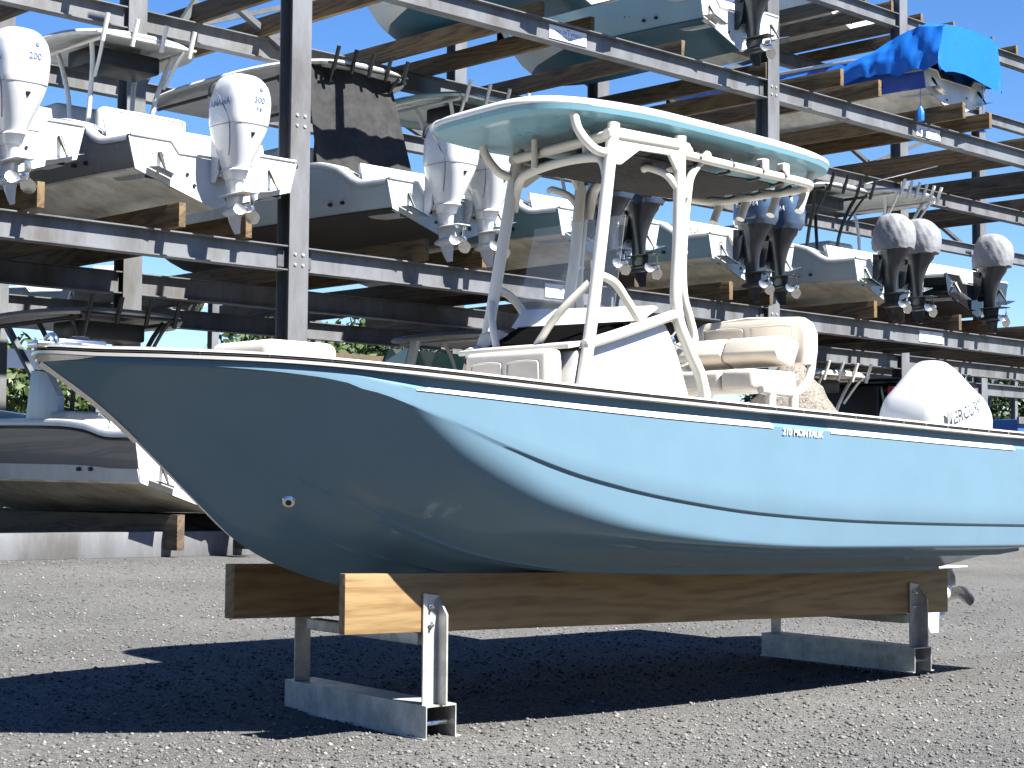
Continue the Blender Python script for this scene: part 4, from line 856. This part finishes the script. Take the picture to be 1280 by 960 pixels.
skid(23.6, 11.4, 17, .45, .9, 'timber and block cradle under the dark hardtop boat')

# gravel heap behind the seat
gm = MB(); rings = []
for k in range(14):
    f = k / 13; r = 2.0 * (1 - f) + .12; z = .3 + 2.75 * f ** .95; rings.append([(14.9 + r * math.cos(t) * (1 + .06 * math.sin(5 * t + k)), 9.0 + r * math.sin(t) * (1 + .05 * math.cos(4 * t + 2 * k)), z + .05 * math.sin(7 * t + 3 * k)) for t in np.linspace(0, 2 * math.pi, 41)[:-1]])
tag(gm.loft(rings, False, True).build('gravel_heap', M['pile'], None, 80), 'tan heap of crushed stone behind the seat', 'gravel heap')

# ------------------------------------------------------------------ distant rack, lamp, skip, trees
far = thing('distant_rack', 'distant galvanised rack of slim posts and white rails beyond the yard', 'boat rack', (45, 40, .37))
for x_ in np.arange(14, 92, 4.1):
    MB().ibeam((x_, 40, .3), (x_, 40, 9.2 if x_ > 50 else 7.6), .26, .26, .02, .02, up=(0, 1, 0)).build('column', M['steel'], far, 30)
for xa, xb, z_, hh, m in ((12, 46, 4.6, .55, 'sign'), (31, 37, 5.3, .45, 'oldpine'), (52, 92, 7.2, .3, 'sign'), (52, 92, 6.2, .55, 'steel2')):
    MB().box(xa, xb, 39.7, 39.84, z_, z_ + hh).build('rail', M[m], far, 30)
for x_ in (58.5, 70.8): MB().bar((x_, 40.3, 1), (x_ + 4, 40.3, 8), .16, .14).build('brace', M['steel2'], far)
fb = rack_boat('white and black boat high on the distant rack at the left edge', 19.0, 37.5, 6.0, L=9.5, hw=1.5, side='blackhull', bottom='creambot', deck='rackwhite', group='boats on the distant rack', engines=[], console=True, rz=R(-62))
lp = thing('yard_lamp', 'white gooseneck lamp beyond the white engine cowling', 'lamp', (55.2, 30, .37))
MB().tube([(55.2, 30, .37), (55.2, 30, 6.0), (55.3, 30, 6.6), (55.8, 30, 6.95), (56.3, 30, 6.7), (56.4, 30, 6.2)], .06, 8, 4).build('pole', M['white'], lp)
MB().tube([(56.4, 30, 6.25), (56.4, 30, 6.0), (56.4, 30, 5.8)], [.10, .2, .36], 12).build('lamp_shade', M['white'], lp)
sk = thing('waste_skip', 'blue skip low behind the stern at the right edge', 'skip', (49.6, 25, .37))
MB().hexa([(47.6, 24, .4), (52, 24, .4), (52, 26, .4), (47.6, 26, .4), (47.3, 23.8, 3.7), (52.4, 23.8, 3.7), (52.4, 26.2, 3.7), (47.3, 26.2, 3.7)]).build('bin', M['dumpster'], sk, 30, .03)
MB().box(47.2, 52.5, 23.7, 23.79, 3.55, 3.78).build('rim', M['steel'], sk, 30)
def tree(x, y, h, w, label, seed, m='leaf', n=8000, leaf=.22):
    r_ = np.random.default_rng(seed); t = thing('leafy_tree', label, 'tree', (x, y, .37), 'trees behind the boat yard')
    tk = MB(); tk.tube([(x, y, .2), (x + .1, y, h * .35), (x - .1, y + .1, h * .7)], [w * .06, w * .045, w * .02], 8, 3)
    for k in range(6):
        a = 1.05 * k + seed; tk.tube([(x + .05, y, h * (.25 + .06 * k)), (x + math.cos(a) * w * .22, y + math.sin(a) * w * .2, h * (.42 + .06 * k)), (x + math.cos(a) * w * .38, y + math.sin(a) * w * .34, h * (.52 + .07 * k))], [w * .028, w * .018, w * .006], 6, 3)
    tk.build('trunk', M['bark'], t)
    nc = 34; th = r_.random(nc) * 6.283; ph = r_.random(nc); rad = .25 + .75 * np.sqrt(r_.random(nc))
    cz = h * (.22 + .68 * ph); env = np.sqrt(np.clip(1 - ((cz / h - .5) / .56) ** 2, .1, 1)) * w * .42
    cen = np.stack([x + np.cos(th) * rad * env, y + np.sin(th) * rad * env, cz], -1); cr = w * (.09 + .10 * r_.random(nc))
    ci = r_.integers(0, nc, n); dirs = r_.normal(size=(n, 3)); dirs /= np.linalg.norm(dirs, axis=1)[:, None]
    P = cen[ci] + dirs * (cr[ci] * (.55 + .5 * r_.random(n)))[:, None] * np.array([1, 1, .75])
    u_ = r_.normal(size=(n, 3)); u_ /= np.linalg.norm(u_, axis=1)[:, None]; v_ = np.cross(u_, dirs + .4 * r_.normal(size=(n, 3))); v_ /= np.linalg.norm(v_, axis=1)[:, None] + 1e-9
    s_ = (leaf * (.5 + .8 * r_.random(n)))[:, None]
    vs = np.stack([P - u_ * s_, P + v_ * s_ * .5, P + u_ * s_, P - v_ * s_ * .5], 1).reshape(-1, 3)
    me = bpy.data.meshes.new('crown'); me.vertices.add(4 * n); me.vertices.foreach_set('co', vs.ravel()); me.loops.add(4 * n); me.loops.foreach_set('vertex_index', np.arange(4 * n, dtype=np.int32))
    me.polygons.add(n); me.polygons.foreach_set('loop_start', np.arange(0, 4 * n, 4, dtype=np.int32)); me.polygons.foreach_set('loop_total', np.full(n, 4, dtype=np.int32)); me.update(calc_edges=True)
    me.materials.append(M[m]); link('crown', me, t)
tree(22.5, 50, 6.6, 8, 'bushy tree at the left edge behind the warm grey boat', 1)
tree(29, 52, 5.4, 7, 'low tree just right of the left edge tree', 2)
tree(38.5, 52, 8.2, 9, 'rounded tree seen under the rack beside the left column', 3)
tree(43.5, 56, 9.6, 9, 'taller tree seen between the rack column and the pilothouse boat', 4)
tree(48, 55, 9.0, 8, 'dark tree behind the pilothouse boat', 5, 'leafd')
for i, (x, h) in enumerate(((74, 10.5), (80.5, 11.5), (87, 10.8), (94, 11.6), (101, 11.2))):
    tree(x, 52, h, 9.5, ['deep green tree behind the cream topped boat', 'deep green tree above the dark hardtop boat', 'deep green tree straight behind the white engine cowling', 'deep green tree just right of the yard lamp', 'deep green tree at the right edge behind the distant rack'][i], 20 + i, 'leafd')
tree(66, 58, 9, 9, 'deep green tree half hidden behind the leaning post seat', 31, 'leafd')
hd = MB(); n_ = 26000; r_ = np.random.default_rng(99)
px_ = 14 + r_.random(n_) * 110; py_ = 60 + r_.random(n_) * 5; pz_ = .4 + r_.random(n_) ** .8 * (3.8 + 1.2 * np.sin(px_ * .5) + .8 * np.sin(px_ * 1.3))
u_ = r_.normal(size=(n_, 3)); u_ /= np.linalg.norm(u_, axis=1)[:, None]; v_ = np.cross(u_, r_.normal(size=(n_, 3))); v_ /= np.linalg.norm(v_, axis=1)[:, None]; P = np.stack([px_, py_, pz_], -1); s_ = (.35 * (.6 + .8 * r_.random(n_)))[:, None]
vs = np.stack([P - u_ * s_, P + v_ * s_ * .5, P + u_ * s_, P - v_ * s_ * .5], 1).reshape(-1, 3)
me = bpy.data.meshes.new('far_shrubs'); me.from_pydata(vs.tolist(), [], np.arange(4 * n_).reshape(-1, 4).tolist()); me.materials.append(M['leafd'])
tag(link('far_shrubs', me), 'distant band of dense shrubs behind the trees', 'shrubs', kind='stuff')

def leaf_screen(name, segs, n, h, size, seed, label):
    r_ = np.random.default_rng(seed); P = []
    for (x0, y0), (x1, y1) in segs:
        t = r_.random(n); hh = h * (.78 + .16 * np.sin(t * 31 + x0) + .10 * np.sin(t * 77))
        P.append(np.stack([x0 + (x1 - x0) * t + r_.normal(size=n) * 1.2, y0 + (y1 - y0) * t + r_.normal(size=n) * 1.2, .2 + r_.random(n) ** .9 * hh], -1))
    P = np.concatenate(P); n = len(P); u_ = r_.normal(size=(n, 3)); u_ /= np.linalg.norm(u_, axis=1)[:, None]; v_ = np.cross(u_, r_.normal(size=(n, 3))); v_ /= np.linalg.norm(v_, axis=1)[:, None]; s_ = (size * (.6 + .8 * r_.random(n)))[:, None]
    vs = np.stack([P - u_ * s_, P + v_ * s_ * .5, P + u_ * s_, P - v_ * s_ * .5], 1).reshape(-1, 3)
    me = bpy.data.meshes.new(name); me.from_pydata(vs.tolist(), [], np.arange(4 * n).reshape(-1, 4).tolist()); me.materials.append(M['leafd']); tag(link(name, me), label, 'added trees', kind='stuff')
leaf_screen('added_woodland', [((-36, -34), (70, -34)), ((-36, -34), (-36, 26))], 9000, 13, .9, 5, 'added unseen woodland behind the viewer, blocking low sky light')  # unseen tree belt, added to cut low sky light and darken bow reflections

# ------------------------------------------------------------------ light, sky, camera
sv = Vector((.13, -.80, 1.0)).normalized()
sun = bpy.data.lights.new('sun', 'SUN'); sun.energy = 5.0; sun.angle = R(.53); sun.color = (1, .965, .90)
so = bpy.data.objects.new('sun', sun); COL.objects.link(so); so.rotation_euler = (-sv).to_track_quat('-Z', 'Y').to_euler()
w = bpy.data.worlds.new('World'); SC.world = w; w.use_nodes = True; N = w.node_tree.nodes; Lk = w.node_tree.links
sky = N.new('ShaderNodeTexSky'); sky.sky_type = 'NISHITA'; sky.sun_disc = False; sky.sun_elevation = math.asin(sv.z); sky.sun_rotation = math.atan2(sv.x, sv.y)
sky.air_density = .9; sky.dust_density = .1; sky.ozone_density = 3.0; sky.altitude = 0
hs = N.new('ShaderNodeHueSaturation'); hs.inputs['Hue'].default_value = .51; hs.inputs['Saturation'].default_value = 1.28; Lk.new(sky.outputs[0], hs.inputs['Color']); Lk.new(hs.outputs[0], N['Background'].inputs[0]); N['Background'].inputs[1].default_value = .052
SC.cycles.diffuse_bounces = 1
cd = bpy.data.cameras.new('camera'); cam = bpy.data.objects.new('camera', cd); COL.objects.link(cam); SC.camera = cam
cd.sensor_width = 36; cd.lens = 2190 / 1280 * 36; cd.clip_start = .05; cd.clip_end = 3000
fwd = FW * math.cos(PITCH) + Vector((0, 0, 1)) * math.sin(PITCH); U0 = R0.cross(fwd)
rt = R0 * math.cos(ROLL) + U0 * math.sin(ROLL); up = U0 * math.cos(ROLL) - R0 * math.sin(ROLL)
cam.matrix_world = Matrix(((rt.x, up.x, -fwd.x, CAM.x), (rt.y, up.y, -fwd.y, CAM.y), (rt.z, up.z, -fwd.z, CAM.z), (0, 0, 0, 1)))
SC.view_settings.view_transform = 'Standard'; SC.view_settings.look = 'None'; SC.view_settings.gamma = 1; SC.view_settings.exposure = 1.9
for o in bpy.data.objects:
    if '_w' in o: del o['_w']
